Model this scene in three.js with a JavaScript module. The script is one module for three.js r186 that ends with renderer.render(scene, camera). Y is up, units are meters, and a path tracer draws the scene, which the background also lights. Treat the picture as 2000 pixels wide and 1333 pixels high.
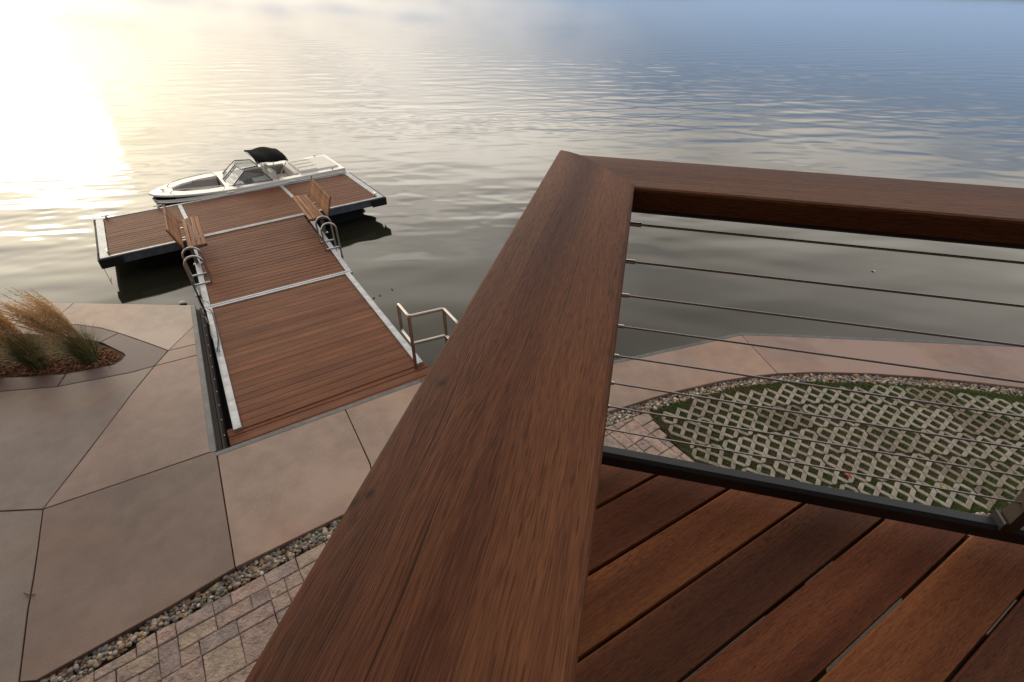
import * as THREE from 'three';
import { mergeGeometries } from 'three/addons/utils/BufferGeometryUtils.js';

// ------------------------------------------------------------------ camera, sky, sun, exposure
const R = (d) => d * Math.PI / 180;
const scene = new THREE.Scene();
const camera = new THREE.PerspectiveCamera(70.1, 1024 / 682, 0.05, 4000);
camera.rotation.order = 'YXZ';
camera.position.set(0, 4.3, 0);
camera.rotation.set(R(-36.4), 0, R(0.5));

const renderer = new THREE.WebGLRenderer({ antialias: true });
renderer.toneMapping = THREE.LinearToneMapping;
renderer.toneMappingExposure = 0.64;
renderer.shadowMap.enabled = true;

const SUN_AZ = -43, SUN_EL = 11;
const dirOf = (az, el) => new THREE.Vector3(Math.sin(R(az)) * Math.cos(R(el)), Math.sin(R(el)), -Math.cos(R(az)) * Math.cos(R(el)));

// ---- noise (seeded) ----
let seedState = 12345;
function rnd() { seedState = (seedState + 0x6d2b79f5) | 0; let t = Math.imul(seedState ^ (seedState >>> 15), 1 | seedState); t = (t + Math.imul(t ^ (t >>> 7), 61 | t)) ^ t; return ((t ^ (t >>> 14)) >>> 0) / 4294967296; }
const rr = (a, b) => a + (b - a) * rnd();
const PERM = new Float32Array(65536); for (let i = 0; i < 65536; i++) PERM[i] = rnd();
const hash = (x, y) => PERM[(Math.imul(x, 73856093) ^ Math.imul(y, 19349663) ^ (Math.imul(x + 31 * y, 83492791) >>> 7)) & 65535];
function vn(x, y, px = 0, py = 0) {             // value noise, optionally periodic (px, py whole numbers)
  let xi = Math.floor(x), yi = Math.floor(y); const fx = x - xi, fy = y - yi;
  let x1 = xi + 1, y1 = yi + 1;
  if (px) { xi = ((xi % px) + px) % px; x1 = ((x1 % px) + px) % px; }
  if (py) { yi = ((yi % py) + py) % py; y1 = ((y1 % py) + py) % py; }
  const u = fx * fx * (3 - 2 * fx), v = fy * fy * (3 - 2 * fy);
  const a = hash(xi, yi), b = hash(x1, yi), c = hash(xi, y1), d = hash(x1, y1);
  return a + (b - a) * u + (c - a) * v + (a - b - c + d) * u * v;
}
const fbm = (x, y, n = 4) => { let s = 0, a = .5, t = 0; for (let i = 0; i < n; i++) { s += a * vn(x + i * 17.3, y + i * 9.1); t += a; a *= .5; x *= 2.03; y *= 2.03; } return s / t; };
const fbmp = (x, y, p, n = 4) => { let s = 0, a = .5, t = 0; for (let i = 0; i < n; i++) { s += a * vn(x, y, p, p); t += a; a *= .5; x *= 2; y *= 2; p *= 2; } return s / t; };
const clamp = (x, a = 0, b = 1) => Math.min(b, Math.max(a, x));
const ss = (a, b, x) => { const t = clamp((x - a) / (b - a)); return t * t * (3 - 2 * t); };
const mix = (a, b, t) => a + (b - a) * t;

// ---- sky: hazy, thin bright cloud round the low sun on the left, blue gap low on the right ----
{
  const W = 1024, H = 512, data = new Float32Array(W * H * 4), s = dirOf(SUN_AZ, SUN_EL), d = new THREE.Vector3();
  for (let j = 0; j < H; j++) for (let i = 0; i < W; i++) {
    const phi = ((i + .5) / W - .5) * 2 * Math.PI, el = ((j + .5) / H - .5) * Math.PI;
    d.set(Math.cos(phi) * Math.cos(el), Math.sin(el), Math.sin(phi) * Math.cos(el));
    const az = Math.atan2(d.x, -d.z) * 180 / Math.PI, eld = el * 180 / Math.PI, ang = Math.acos(clamp(d.dot(s), -1, 1)) * 180 / Math.PI;
    // cloud sheet, streaky along the horizon
    const hy = 1 / (Math.max(d.y, 0) + .12), cx = d.x * hy, cz = d.z * hy;
    const n = fbm(cx * .9 + 7, cz * 1.7 + 3, 5), n2 = fbm(cx * 2.1 + 41, cz * 3.3 + 13, 4);
    let cl = ss(.30, .62, n * .7 + n2 * .3 + .10);
    let r = .26, g = .49, b = .84;                                         // clear blue
    const low = 1 - ss(2, 26, eld); r = mix(r, .26, low); g = mix(g, .49, low); b = mix(b, .84, low);
    const away = ss(-24, 22, az) * (1 - ss(150, 200, az));                     // right of the view the cloud thins near the horizon
    cl *= 1 - away * (1 - ss(7, 14.5, eld)) * .97;
    const tone = .78 + .55 * n2;
    const zen = mix(.66, 1, ss(2, 10, eld)) * mix(1, .50, ss(18, 46, eld)) * mix(1, .5, ss(55, 95, Math.abs(az)) * (1 - ss(35, 65, eld))) * (1 + .62 * ss(8, 15, eld) * (1 - ss(26, 42, eld)) * (1 - ss(-2, 22, az)) * ss(-150, -90, az));
    r = mix(r, 2.04 * tone * zen, cl); g = mix(g, 1.90 * tone * zen, cl); b = mix(b, 1.70 * tone * zen, cl);
    const g1 = Math.exp(-((ang / 9) ** 2)), g2 = Math.exp(-((ang / 20) ** 2)), g3 = Math.exp(-((ang / 46) ** 2));
    const hz = mix(.62, 1, ss(1, 10, eld)); r += 2.6 * g1 + (.3 * g2 + 1.22 * g3) * hz; g += 2.2 * g1 + (.14 * g2 + 1.05 * g3) * hz; b += 1.2 * g1 + (-.12 * g2 + .82 * g3) * hz;
    const k = eld < 0 ? .35 : 1, o = (j * W + i) * 4;
    data[o] = r * k; data[o + 1] = g * k; data[o + 2] = b * k; data[o + 3] = 1;
  }
  const sky = new THREE.DataTexture(data, W, H, THREE.RGBAFormat, THREE.FloatType);
  sky.mapping = THREE.EquirectangularReflectionMapping; sky.magFilter = THREE.LinearFilter; sky.minFilter = THREE.LinearFilter; sky.needsUpdate = true;
  scene.background = sky; scene.environment = sky;
}
const sun = new THREE.DirectionalLight(new THREE.Color(1, .88, .66), .5);
sun.position.copy(dirOf(SUN_AZ, SUN_EL).multiplyScalar(60));
sun.castShadow = true; sun.shadow.radius = 19; sun.shadow.mapSize.set(2048, 2048);
Object.assign(sun.shadow.camera, { left: -22, right: 22, top: 22, bottom: -22, near: 1, far: 140 });
scene.add(sun, sun.target);

// ------------------------------------------------------------------ helpers
const used = {};
const numbered = (n) => { used[n] = (used[n] ?? -1) + 1; return used[n] ? `${n}_${String(used[n]).padStart(3, '0')}` : n; };
function shade(m) { m.castShadow = true; m.receiveShadow = true; return m; }
function add(o, parent) { (parent ?? scene).add(o); return o; }
function thing(name, label, category, [x, y, z] = [0, 0, 0], turn = 0, group) {
  const o = new THREE.Group(); o.name = numbered(name); scene.add(o); o.position.set(x, y, z); o.rotation.y = turn;
  o.userData = { label, category }; if (group) o.userData.group = group; return o;
}
function structGroup(name, label) { const o = new THREE.Group(); o.name = numbered(name); scene.add(o); o.userData = { kind: 'structure', label }; return o; }
function part(name, geometry, material, parent) { const m = shade(new THREE.Mesh(geometry, material)); m.name = parent ? name : numbered(name); return add(m, parent); }
function tag(o, label, category, group) { o.userData.label = label; o.userData.category = category; if (group) o.userData.group = group; return o; }
function kind(o, k, label) { o.userData.kind = k; if (label) o.userData.label = label; return o; }
const merge = (list) => mergeGeometries(list.map((g) => { const h = g.index ? g.toNonIndexed() : g; for (const k of Object.keys(h.attributes)) if (!['position', 'normal', 'uv'].includes(k)) h.deleteAttribute(k); return h; }));
// a flat polygon of [x, z] points as a plate from y0 to y1 with chamfered edges; uv in metres along the two directions
function plate(poly, y0, y1, bevel = .004, inset = 0, uvDir = null, uvOff = [0, 0]) {
  const sh = new THREE.Shape(); poly.forEach(([x, z], i) => (i ? sh.lineTo(x, -z) : sh.moveTo(x, -z)));
  const g = new THREE.ExtrudeGeometry(sh, { depth: y1 - y0 - bevel, steps: 1, bevelEnabled: bevel > 0, bevelThickness: bevel, bevelSize: bevel, bevelOffset: -bevel - inset, bevelSegments: 1, curveSegments: 4 });
  g.rotateX(-Math.PI / 2); g.translate(0, y0, 0);
  if (uvDir) { const p = g.attributes.position, uv = g.attributes.uv; for (let i = 0; i < p.count; i++) { const x = p.getX(i), y = p.getY(i), z = p.getZ(i); uv.setXY(i, x * -uvDir[1] + z * uvDir[0] + (y - y1) + uvOff[0], x * uvDir[0] + z * uvDir[1] + uvOff[1]); } }
  return g;
}
// a profile of [across, up] points drawn along x from x0 to x1 (x may depend on across); uv = (perimeter, length)
function prism(profile, x0, x1, uvOff = [0, 0], n = 1, smooth = false) {
  const pos = [], uv = [], P = profile.length; const per = [0];
  for (let i = 1; i <= P; i++) per.push(per[i - 1] + Math.hypot(profile[i % P][0] - profile[i - 1][0], profile[i % P][1] - profile[i - 1][1]));
  const fx0 = typeof x0 === 'function' ? x0 : () => x0, fx1 = typeof x1 === 'function' ? x1 : () => x1;
  const V = (i, t) => { const [a, h] = profile[i % P]; return [mix(fx0(a), fx1(a), t), h, a]; };
  for (let i = 0; i < P; i++) for (let k = 0; k < n; k++) {
    const a = V(i, k / n), b = V(i + 1, k / n), c = V(i + 1, (k + 1) / n), d = V(i, (k + 1) / n);
    for (const [v, pe] of [[a, per[i]], [b, per[i + 1]], [c, per[i + 1]], [a, per[i]], [c, per[i + 1]], [d, per[i]]]) { pos.push(...v); uv.push(pe + uvOff[0], v[0] + uvOff[1]); }
  }
  const tri = THREE.ShapeUtils.triangulateShape(profile.map(([a, h]) => new THREE.Vector2(a, h)), []);
  const area = THREE.ShapeUtils.area(profile.map(([a, h]) => new THREE.Vector2(a, h)));
  for (const [q, end] of [[tri, 0], [tri, 1]]) for (const f of q) { const o = (end === 1) !== (area > 0) ? f : [f[2], f[1], f[0]]; for (const i of o) { const v = V(i, end); pos.push(...v); uv.push(v[2] + uvOff[0], v[1] + uvOff[1]); } }
  if (area > 0) for (let i = 0; i < P * n * 6; i += 3) { for (let c = 0; c < 3; c++) [pos[i * 3 + 3 + c], pos[i * 3 + 6 + c]] = [pos[i * 3 + 6 + c], pos[i * 3 + 3 + c]]; for (let c = 0; c < 2; c++) [uv[i * 2 + 2 + c], uv[i * 2 + 4 + c]] = [uv[i * 2 + 4 + c], uv[i * 2 + 2 + c]]; }
  const g = new THREE.BufferGeometry(); g.setAttribute('position', new THREE.Float32BufferAttribute(pos, 3)); g.setAttribute('uv', new THREE.Float32BufferAttribute(uv, 2)); g.computeVertexNormals(); return g;
}
// box with chamfered edges, centred at x, z, base at y
function box(w, h, d, [x, y, z] = [0, 0, 0], bevel = .004) {
  const b = Math.min(bevel, w / 4, h / 4, d / 4);
  const g = plate([[-w / 2, -d / 2], [w / 2, -d / 2], [w / 2, d / 2], [-w / 2, d / 2]], 0, h, b, 0);
  g.translate(x, y, z); return g;
}
// bar of rectangular section between two points
function bar(a, b, w, h, bevel = .004) {
  const A = new THREE.Vector3(...a), B = new THREE.Vector3(...b), L = A.distanceTo(B), g = box(L, h, w, [0, -h / 2, 0], bevel);
  const x = B.clone().sub(A).normalize(), up = Math.abs(x.y) > .9 ? new THREE.Vector3(1, 0, 0) : new THREE.Vector3(0, 1, 0), z = x.clone().cross(up).normalize(), y = z.clone().cross(x);
  g.applyMatrix4(new THREE.Matrix4().makeBasis(x, y, z).setPosition(A.clone().add(B).multiplyScalar(.5))); return g;
}
function tube(pts, r, seg = 40, rs = 8, closed = false, tension = .5) { return new THREE.TubeGeometry(new THREE.CatmullRomCurve3(pts.map((p) => new THREE.Vector3(...p)), closed, 'catmullrom', tension), seg, r, rs, closed); }
// straight pipe run with tight bends
function pipe(pts, r, bend = .04, rs = 8) {
  const path = new THREE.CurvePath(), v = pts.map((p) => new THREE.Vector3(...p)); let cur = v[0];
  for (let i = 1; i < v.length - 1; i++) {
    const a = v[i].clone().add(v[i - 1].clone().sub(v[i]).setLength(bend)), b = v[i].clone().add(v[i + 1].clone().sub(v[i]).setLength(bend));
    path.add(new THREE.LineCurve3(cur, a)); path.add(new THREE.QuadraticBezierCurve3(a, v[i], b)); cur = b;
  }
  path.add(new THREE.LineCurve3(cur, v[v.length - 1]));
  return new THREE.TubeGeometry(path, Math.max(24, v.length * 18), r, rs, false);
}
const inPoly = (x, z, p) => { let c = false; for (let i = 0, j = p.length - 1; i < p.length; j = i++) if ((p[i][1] > z) !== (p[j][1] > z) && x < (p[j][0] - p[i][0]) * (z - p[i][1]) / (p[j][1] - p[i][1]) + p[i][0]) c = !c; return c; };
const segDist = (x, z, p) => { let m = 1e9; for (let i = 0, j = p.length - 1; i < p.length; j = i++) { const dx = p[i][0] - p[j][0], dz = p[i][1] - p[j][1], t = clamp(((x - p[j][0]) * dx + (z - p[j][1]) * dz) / (dx * dx + dz * dz)); m = Math.min(m, Math.hypot(x - p[j][0] - t * dx, z - p[j][1] - t * dz)); } return m; };
function clipHalf(poly, px, pz, nx, nz) {                     // keeps (p - P) . n <= 0
  const out = []; for (let i = 0; i < poly.length; i++) {
    const a = poly[i], b = poly[(i + 1) % poly.length], da = (a[0] - px) * nx + (a[1] - pz) * nz, db = (b[0] - px) * nx + (b[1] - pz) * nz;
    if (da <= 0) out.push(a); if ((da < 0) !== (db < 0) && da !== db) { const t = da / (da - db); out.push([mix(a[0], b[0], t), mix(a[1], b[1], t)]); }
  } return out.filter((p, i) => { const q = out[(i + 1) % out.length]; return Math.hypot(p[0] - q[0], p[1] - q[1]) > .004; });
}
const polyArea = (p) => Math.abs(p.reduce((s, a, i) => { const b = p[(i + 1) % p.length]; return s + a[0] * b[1] - b[0] * a[1]; }, 0)) / 2;

// ------------------------------------------------------------------ textures
function dataTex(w, h, f, srgb, repeat) {
  const d = new Uint8Array(w * h * 4); f(d); const t = new THREE.DataTexture(d, w, h); t.wrapS = t.wrapT = THREE.RepeatWrapping; t.magFilter = THREE.LinearFilter; t.minFilter = THREE.LinearMipmapLinearFilter; t.generateMipmaps = true;
  if (srgb) t.colorSpace = THREE.SRGBColorSpace; if (repeat) t.repeat.set(...repeat); t.needsUpdate = true; return t;
}
const toS = (x) => 255 * (x <= .0031308 ? 12.92 * x : 1.055 * Math.pow(x, 1 / 2.4) - .055);
// wood: u across the grain, v along it. Colours are linear; contrast bands, fine fibres, pores, knots and drying checks
function wood(W, H, wide, long, { dark, mid, gold, knots = [], checks = [], freq = 1, contrast = 1.5 }) {
  const col = new Uint8Array(W * H * 4), hgt = new Uint8Array(W * H * 4);
  const P = (f) => Math.max(1, Math.round(wide * f));       // whole periods so that the tile repeats cleanly
  const Q = (f) => Math.max(1, Math.round(long * f));
  const n = (r, s, fr, fs, o) => { const p = P(fr), q = Q(fs); return vn(r / wide * p + o * 0, s / long * q, p, q); };
  const nn = (r, s, fr, fs, o) => { const p = P(fr), q = Q(fs); return vn((r / wide * p) + o * p, (s / long * q) + o * q * 3, p, q); };
  for (let j = 0; j < H; j++) for (let i = 0; i < W; i++) {
    const s = (j + .5) / H * long; let r = (i + .5) / W * wide, kd = 0;
    let warp = (nn(r, s, 14, 1.2, 1) - .5) * .034 + (nn(r, s, 24, 5, 2) - .5) * .011 + (nn(r, s, 70, 16, 12) - .5) * .0035;
    for (const [kr, ks, rad] of knots) {
      const dr = r - kr, ds = (s - ks) * .42, d = Math.hypot(dr, ds), e = Math.exp(-((d / (rad * 2.4)) ** 2));
      warp += Math.sign(dr || 1) * -rad * .95 * e * Math.min(1, Math.abs(dr) / (rad * .35)); kd = Math.max(kd, Math.exp(-((Math.hypot(dr, (s - ks) * .75) / (rad * .62)) ** 2)) * (.45 + .75 * nn(r, s, 420, 300, 13)));
    }
    const q = r + warp;
    const broad = nn(q, s, 16, .8, 3), band = nn(q, s, 70 * freq, 1.6, 4), fine = nn(q, s, 230 * freq, 3.5, 5), fib = nn(q, s, 900, 24, 6), fib2 = nn(q, s, 1500, 80, 7), blot = nn(r, s, 9, 3, 8);
    const pore = ss(.62, .82, nn(q, s, 1000, 60, 9)) * .8;
    let t = broad * .56 + band * .20 + fine * .08 + fib * .09 + blot * .07 + (fib2 - .5) * .18; t = clamp((t - .5) * contrast + .5);
    let c = [0, 1, 2].map((k) => t < .5 ? mix(dark[k], mid[k], t * 2) : mix(mid[k], gold[k], (t - .5) * 2));
    const m = (1 - .38 * pore) * (.86 + .28 * blot) * (1 - .85 * Math.min(1, kd)) * (.92 + .16 * fib2);
    let crack = 0; for (const [cr, s0, s1, wgt] of checks) if (s > s0 && s < s1) { const u = (s - s0) / (s1 - s0), w = .00034 * wgt * Math.sin(Math.PI * u) + .00008, x = cr + warp * -.9 + (nn(cr, s, 20, 9, 11) - .5) * .006; crack = Math.max(crack, 1 - ss(w, w * 2.6, Math.abs(r - x))); }
    const o = (j * W + i) * 4, mm = m * (.9 + .2 * nn(r, s, 4, .9, 14)) * (1 - .62 * crack);
    for (let k = 0; k < 3; k++) col[o + k] = clamp(toS(c[k] * mm), 0, 255); col[o + 3] = 255;
    const h = 255 * clamp(.5 + (fib - .5) * .4 + (fib2 - .5) * .5 - pore * .35 - crack * .8 + (band - .5) * .15); hgt[o] = hgt[o + 1] = hgt[o + 2] = h; hgt[o + 3] = 255;
  }
  const mk = (d, srgb) => { const t = new THREE.DataTexture(d, W, H); t.wrapS = t.wrapT = THREE.RepeatWrapping; t.magFilter = THREE.LinearFilter; t.minFilter = THREE.LinearMipmapLinearFilter; t.generateMipmaps = true; if (srgb) t.colorSpace = THREE.SRGBColorSpace; t.repeat.set(1 / wide, 1 / long); t.needsUpdate = true; return t; };
  return [mk(col, true), mk(hgt, false)];
}
const IPE = { dark: [.032, .0115, .0060], mid: [.102, .0365, .0185], gold: [.186, .077, .035] };
const [railMap, railBump] = wood(1024, 2048, .26, 1.9, { ...IPE, knots: [[.067, .179, .0075], [.077, .186, .005], [.086, .310, .0065], [.041, .511, .0065], [.052, .619, .004], [.118, .38, .003]], checks: [[.128, .62, .74, 1.3], [.188, .42, .66, 1.2], [.10, .20, .36, 1.5], [.135, .06, .20, 1.2], [.06, .22, .36, 1.3], [.165, .78, .9, .8], [.15, .36, .46, .9]] });
const [boardMap, boardBump] = wood(1024, 2048, .9, 2.7, { dark: [.040, .0135, .0070], mid: [.088, .032, .0155], gold: [.145, .058, .026], freq: .8, knots: [[.22, .7, .02], [.61, 1.9, .026], [.8, .3, .015]] });
const [dockMap, dockBump] = wood(512, 1024, .6, 1.8, { dark: [.052, .0185, .0100], mid: [.088, .033, .0170], gold: [.126, .051, .025], freq: .8, contrast: 1.0 });
const plankMats = [[1.02, .96, .98], [.84, .78, .80], [1.34, 1.28, 1.12], [.96, .84, .82], [1.04, .92, .92], [.68, .66, .70], [1.36, 1.3, 1.15]].map((c) => new THREE.MeshPhysicalMaterial({ specularIntensity: .26, map: boardMap, bumpMap: boardBump, bumpScale: .0007, roughness: .56, color: new THREE.Color().setRGB(c[0] * 1.32, c[1] * 1.26, c[2] * 1.2) }));
const dockMats = [[1.75, 1.85, 2.0], [1.6, 1.66, 1.8], [1.9, 2.02, 2.15], [1.68, 1.78, 2.0], [1.82, 1.8, 1.85], [1.5, 1.54, 1.7]].map((c) => new THREE.MeshPhysicalMaterial({ specularIntensity: .26, map: dockMap, bumpMap: dockBump, bumpScale: .001, roughness: .6, color: new THREE.Color().setRGB(...c) }));
const benchMats = [[3.0, 3.9, 4.2], [2.7, 3.4, 3.7], [3.4, 4.3, 4.5]].map((c) => new THREE.MeshPhysicalMaterial({ specularIntensity: .26, map: boardMap, bumpMap: boardBump, bumpScale: .001, roughness: .6, color: new THREE.Color().setRGB(...c) }));
const railMat = new THREE.MeshPhysicalMaterial({ specularIntensity: .26, map: railMap, bumpMap: railBump, bumpScale: .0004, roughness: .6, color: new THREE.Color().setRGB(.9, .85, .86) });
const railMat2 = new THREE.MeshPhysicalMaterial({ specularIntensity: .26, map: boardMap, bumpMap: boardBump, bumpScale: .0006, roughness: .56, color: new THREE.Color().setRGB(.98, .95, .92) });

const concMap = dataTex(2048, 2048, (d) => {
  for (let j = 0; j < 2048; j++) for (let i = 0; i < 2048; i++) {
    const x = i / 2048, y = j / 2048;
    const a = fbmp(x * 3, y * 3, 3, 5), b = fbmp(x * 7 + .3, y * 7 + .7, 7, 4), st = vn(x * 10 + y * 60, y * 14 - x * 50, 0, 0), sp = vn(x * 700, y * 700, 700, 700), f = fbmp(x * 40, y * 40, 40, 3);
    const wear = ss(.55, .75, a * .6 + b * .4), rust = ss(.52, .72, fbmp(x * 5 + .11, y * 5 + .57, 5, 4));
    let v = .80 + .42 * (a - .5) + .38 * (b - .5) + .22 * (f - .5) + .14 * (sp - .5) + .12 * wear + .09 * (st - .5);
    const o = (j * 2048 + i) * 4; d[o] = clamp(toS(v * (1 + .06 * rust)), 0, 255); d[o + 1] = clamp(toS(v * (1 - .035 * rust)), 0, 255); d[o + 2] = clamp(toS(v * (.99 - .10 * rust)), 0, 255); d[o + 3] = 255;
  }
}, true, [1 / 5.3, 1 / 5.3]);
const concBump = dataTex(1024, 1024, (d) => { for (let j = 0; j < 1024; j++) for (let i = 0; i < 1024; i++) { const x = i / 1024, y = j / 1024, h = 255 * clamp(.55 * fbmp(x * 16, y * 16, 16, 4) + .45 * vn(x * 300, y * 300, 300, 300)), o = (j * 1024 + i) * 4; d[o] = d[o + 1] = d[o + 2] = h; d[o + 3] = 255; } }, false, [1 / 1.7, 1 / 1.7]);
const concrete = (r, g, b) =>  new THREE.MeshStandardMaterial({ map: concMap, bumpMap: concBump, bumpScale: .0016, roughness: .56, color: new THREE.Color().setRGB(r, g * .92, b * .935) });
const stoneMap = dataTex(1024, 1024, (d) => { for (let j = 0; j < 1024; j++) for (let i = 0; i < 1024; i++) { const x = i / 1024, y = j / 1024, a = fbmp(x * 6, y * 6, 6, 4), b = fbmp(x * 24, y * 24, 24, 4), s = vn(x * 256, y * 256, 256, 256), v = .78 + .4 * (a - .5) + .7 * (b - .5) + .34 * (s - .5), o = (j * 1024 + i) * 4; d[o] = clamp(toS(v), 0, 255); d[o + 1] = clamp(toS(v * (1 - .05 * (a - .5))), 0, 255); d[o + 2] = clamp(toS(v * (1 - .08 * (a - .5))), 0, 255); d[o + 3] = 255; } }, true, [1 / 1.1, 1 / 1.1]);
const stoneBump = dataTex(1024, 1024, (d) => { for (let j = 0; j < 1024; j++) for (let i = 0; i < 1024; i++) { const x = i / 1024, y = j / 1024, h = 255 * clamp(.6 * fbmp(x * 26, y * 26, 26, 4) + .4 * fbmp(x * 80, y * 80, 80, 2)), o = (j * 1024 + i) * 4; d[o] = d[o + 1] = d[o + 2] = h; d[o + 3] = 255; } }, false, [1 / 1.1, 1 / 1.1]);
const stone = (r, g, b, bs = .013) => new THREE.MeshStandardMaterial({ map: stoneMap, bumpMap: stoneBump, bumpScale: bs, roughness: .8, color: new THREE.Color().setRGB(r, g, b) });
const galvMap = dataTex(512, 512, (d) => { for (let j = 0; j < 512; j++) for (let i = 0; i < 512; i++) { const x = i / 512, y = j / 512, v = .72 + .5 * (fbmp(x * 8, y * 8, 8, 4) - .5) + .2 * (vn(x * 60, y * 60, 60, 60) - .5), o = (j * 512 + i) * 4; d[o] = d[o + 1] = clamp(toS(v), 0, 255); d[o + 2] = clamp(toS(v * 1.02), 0, 255); d[o + 3] = 255; } }, true, [1 / .6, 1 / .6]);
const std = (r, g, b, rough = .6, metal = 0, extra = {}) => new THREE.MeshStandardMaterial({ color: new THREE.Color().setRGB(r, g, b), roughness: rough, metalness: metal, ...extra });
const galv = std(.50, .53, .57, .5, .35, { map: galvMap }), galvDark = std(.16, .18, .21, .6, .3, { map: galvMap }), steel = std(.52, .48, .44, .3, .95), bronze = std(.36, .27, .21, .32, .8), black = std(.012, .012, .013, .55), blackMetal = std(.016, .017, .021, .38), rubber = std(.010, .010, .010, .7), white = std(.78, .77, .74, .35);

// ------------------------------------------------------------------ water
const WATER = -.85;
{
  // waves in world space: wavelength, heading, phase
  const waves = []; const heads = [[-6, 9], [20, 9], [-34, 11]];
  for (let i = 0; i < 54; i++) {
    const L = .34 * Math.pow(8, i / 53), h = heads[i % 3], az = R(h[0] + (rnd() - .5) * 2 * h[1]), k = 2 * Math.PI / L;
    waves.push({ L, kx: k * Math.sin(az), kz: -k * Math.cos(az), ph: rnd() * 6.283, s: (L < .7 ? .0080 : .0068) * [1.0, .6, .4][i % 3], short: L < .7 });
  }
  const radii = []; for (let r = 4.4; r < 1500;) { radii.push(r); r += r < 55 ? Math.max(.035, .0042 * r) : r < 200 ? .009 * r : .03 * r; }
  const azs = []; for (let a = -110; a <= 110;) { azs.push(a); a += Math.abs(a) < 58 ? .215 : 2; }
  const nR = radii.length, nA = azs.length, pos = new Float32Array(nR * nA * 3), nor = new Float32Array(nR * nA * 3), uv = new Float32Array(nR * nA * 2);
  for (let i = 0; i < nR; i++) for (let j = 0; j < nA; j++) {
    const r = radii[i], a = R(azs[j]), x = r * Math.sin(a), z = -r * Math.cos(a), sp = i ? radii[i] - radii[i - 1] : .035;
    const ruffle = ss(.44, .70, fbm(x * .05 + z * .012 + 5, z * .13 + 9, 3)), calm = .35 + .95 * fbm(x * .09 + 21, z * .16 + 2, 3) * (.45 + .55 * ss(7, 16, r));
    const band = Math.exp(-(((z + 24 + x * .12) / 3.2) ** 2)) * ss(-14, -9, x) * (1 - ss(0, 14, x));
    let h = 0, sx = 0, sz = 0;
    for (const w of waves) {
      let A = w.s * ss(2.2, 4, w.L / sp) * (w.short ? (.12 + 1.0 * ruffle) * ss(7, 14, r) + 2.0 * band : calm); if (A < 1e-5) continue;
      const p = w.kx * x + w.kz * z + w.ph, k = 2 * Math.PI / w.L, c = Math.cos(p) * A; h += Math.sin(p) * A / k; sx += c * w.kx / k; sz += c * w.kz / k;
    }
    const o = (i * nA + j) * 3, l = Math.hypot(sx, 1, sz); pos[o] = x; pos[o + 1] = h; pos[o + 2] = z; nor[o] = -sx / l; nor[o + 1] = 1 / l; nor[o + 2] = -sz / l; uv[(i * nA + j) * 2] = x; uv[(i * nA + j) * 2 + 1] = z;
  }
  const idx = new Uint32Array((nR - 1) * (nA - 1) * 6); let q = 0;
  for (let i = 0; i < nR - 1; i++) for (let j = 0; j < nA - 1; j++) { const a = i * nA + j, b = a + 1, c = a + nA, d = c + 1; idx[q++] = a; idx[q++] = b; idx[q++] = c; idx[q++] = b; idx[q++] = d; idx[q++] = c; }
  const g = new THREE.BufferGeometry(); g.setAttribute('position', new THREE.BufferAttribute(pos, 3)); g.setAttribute('normal', new THREE.BufferAttribute(nor, 3)); g.setAttribute('uv', new THREE.BufferAttribute(uv, 2)); g.setIndex(new THREE.BufferAttribute(idx, 1));
  const m = new THREE.MeshPhysicalMaterial({ color: new THREE.Color().setRGB(.020, .020, .013), roughness: .055, ior: 1.42 });
  const w = part('water', g, m); w.position.y = WATER; kind(w, 'structure', 'calm rippled lake reflecting a hazy bright sky');
}
// far shore: low wooded hills, about a kilometre away
{
  const pos = [], idx = []; const N = 240; let v = 0;
  for (let i = 0; i <= N; i++) { const a = R(-100 + 200 * i / N), d = 1150 + 160 * fbm(i * .06, 2, 3), h = 3 + 15 * fbm(i * .08 + 4, 7, 4) + 4 * fbm(i * .7, 3, 2); for (const [f, y] of [[1, -2], [1.01, h * .5], [1.05, h], [1.3, h * .8], [1.32, -2]]) pos.push(d * f * Math.sin(a), y, -d * f * Math.cos(a)); if (i) for (let k = 0; k < 4; k++) { const p = v - 5 + k, q = v + k; idx.push(p, q, p + 1, q, q + 1, p + 1); } v += 5; }
  const g = new THREE.BufferGeometry(); g.setAttribute('position', new THREE.Float32BufferAttribute(pos, 3)); g.setIndex(idx); g.computeVertexNormals();
  kind(part('hills', g, std(.10, .12, .13, .95)), 'structure', 'low hazy hills on the far shore of the lake');
}

// ------------------------------------------------------------------ the patio
const topEdge = [[-11.03, -6.83], [-7.23, -6.79], [-5.23, -6.75]];
const bandUpper = [[-10.23, -6.11], [-7.59, -6.18], [-7.17, -6.18], [-6.71, -6.16], [-6.30, -6.08], [-5.97, -5.96], [-5.72, -5.86], [-5.34, -5.70], [-4.95, -5.53]];
const bandLower = [[-4.94, -5.18], [-5.19, -5.03], [-5.43, -4.94], [-5.95, -4.74], [-6.61, -4.64], [-8.46, -4.52]];
const bandInner = [[-9.93, -5.85], [-7.32, -5.90], [-6.73, -5.86], [-6.10, -5.70], [-5.81, -5.59], [-5.56, -5.46], [-5.50, -5.41], [-5.48, -5.30], [-5.52, -5.21], [-5.65, -5.14], [-6.02, -5.02], [-6.53, -4.93], [-8.75, -4.78]];
const J1 = [[-4.94, -5.18], [-4.90, -4.63], [-4.77, -3.53], [-4.71, -2.91]], J2 = [-6.55, -2.79], J4 = [[-4.49, -2.58], [-4.24, -2.20], [-4.08, -1.94], [-3.72, -1.41]];
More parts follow.
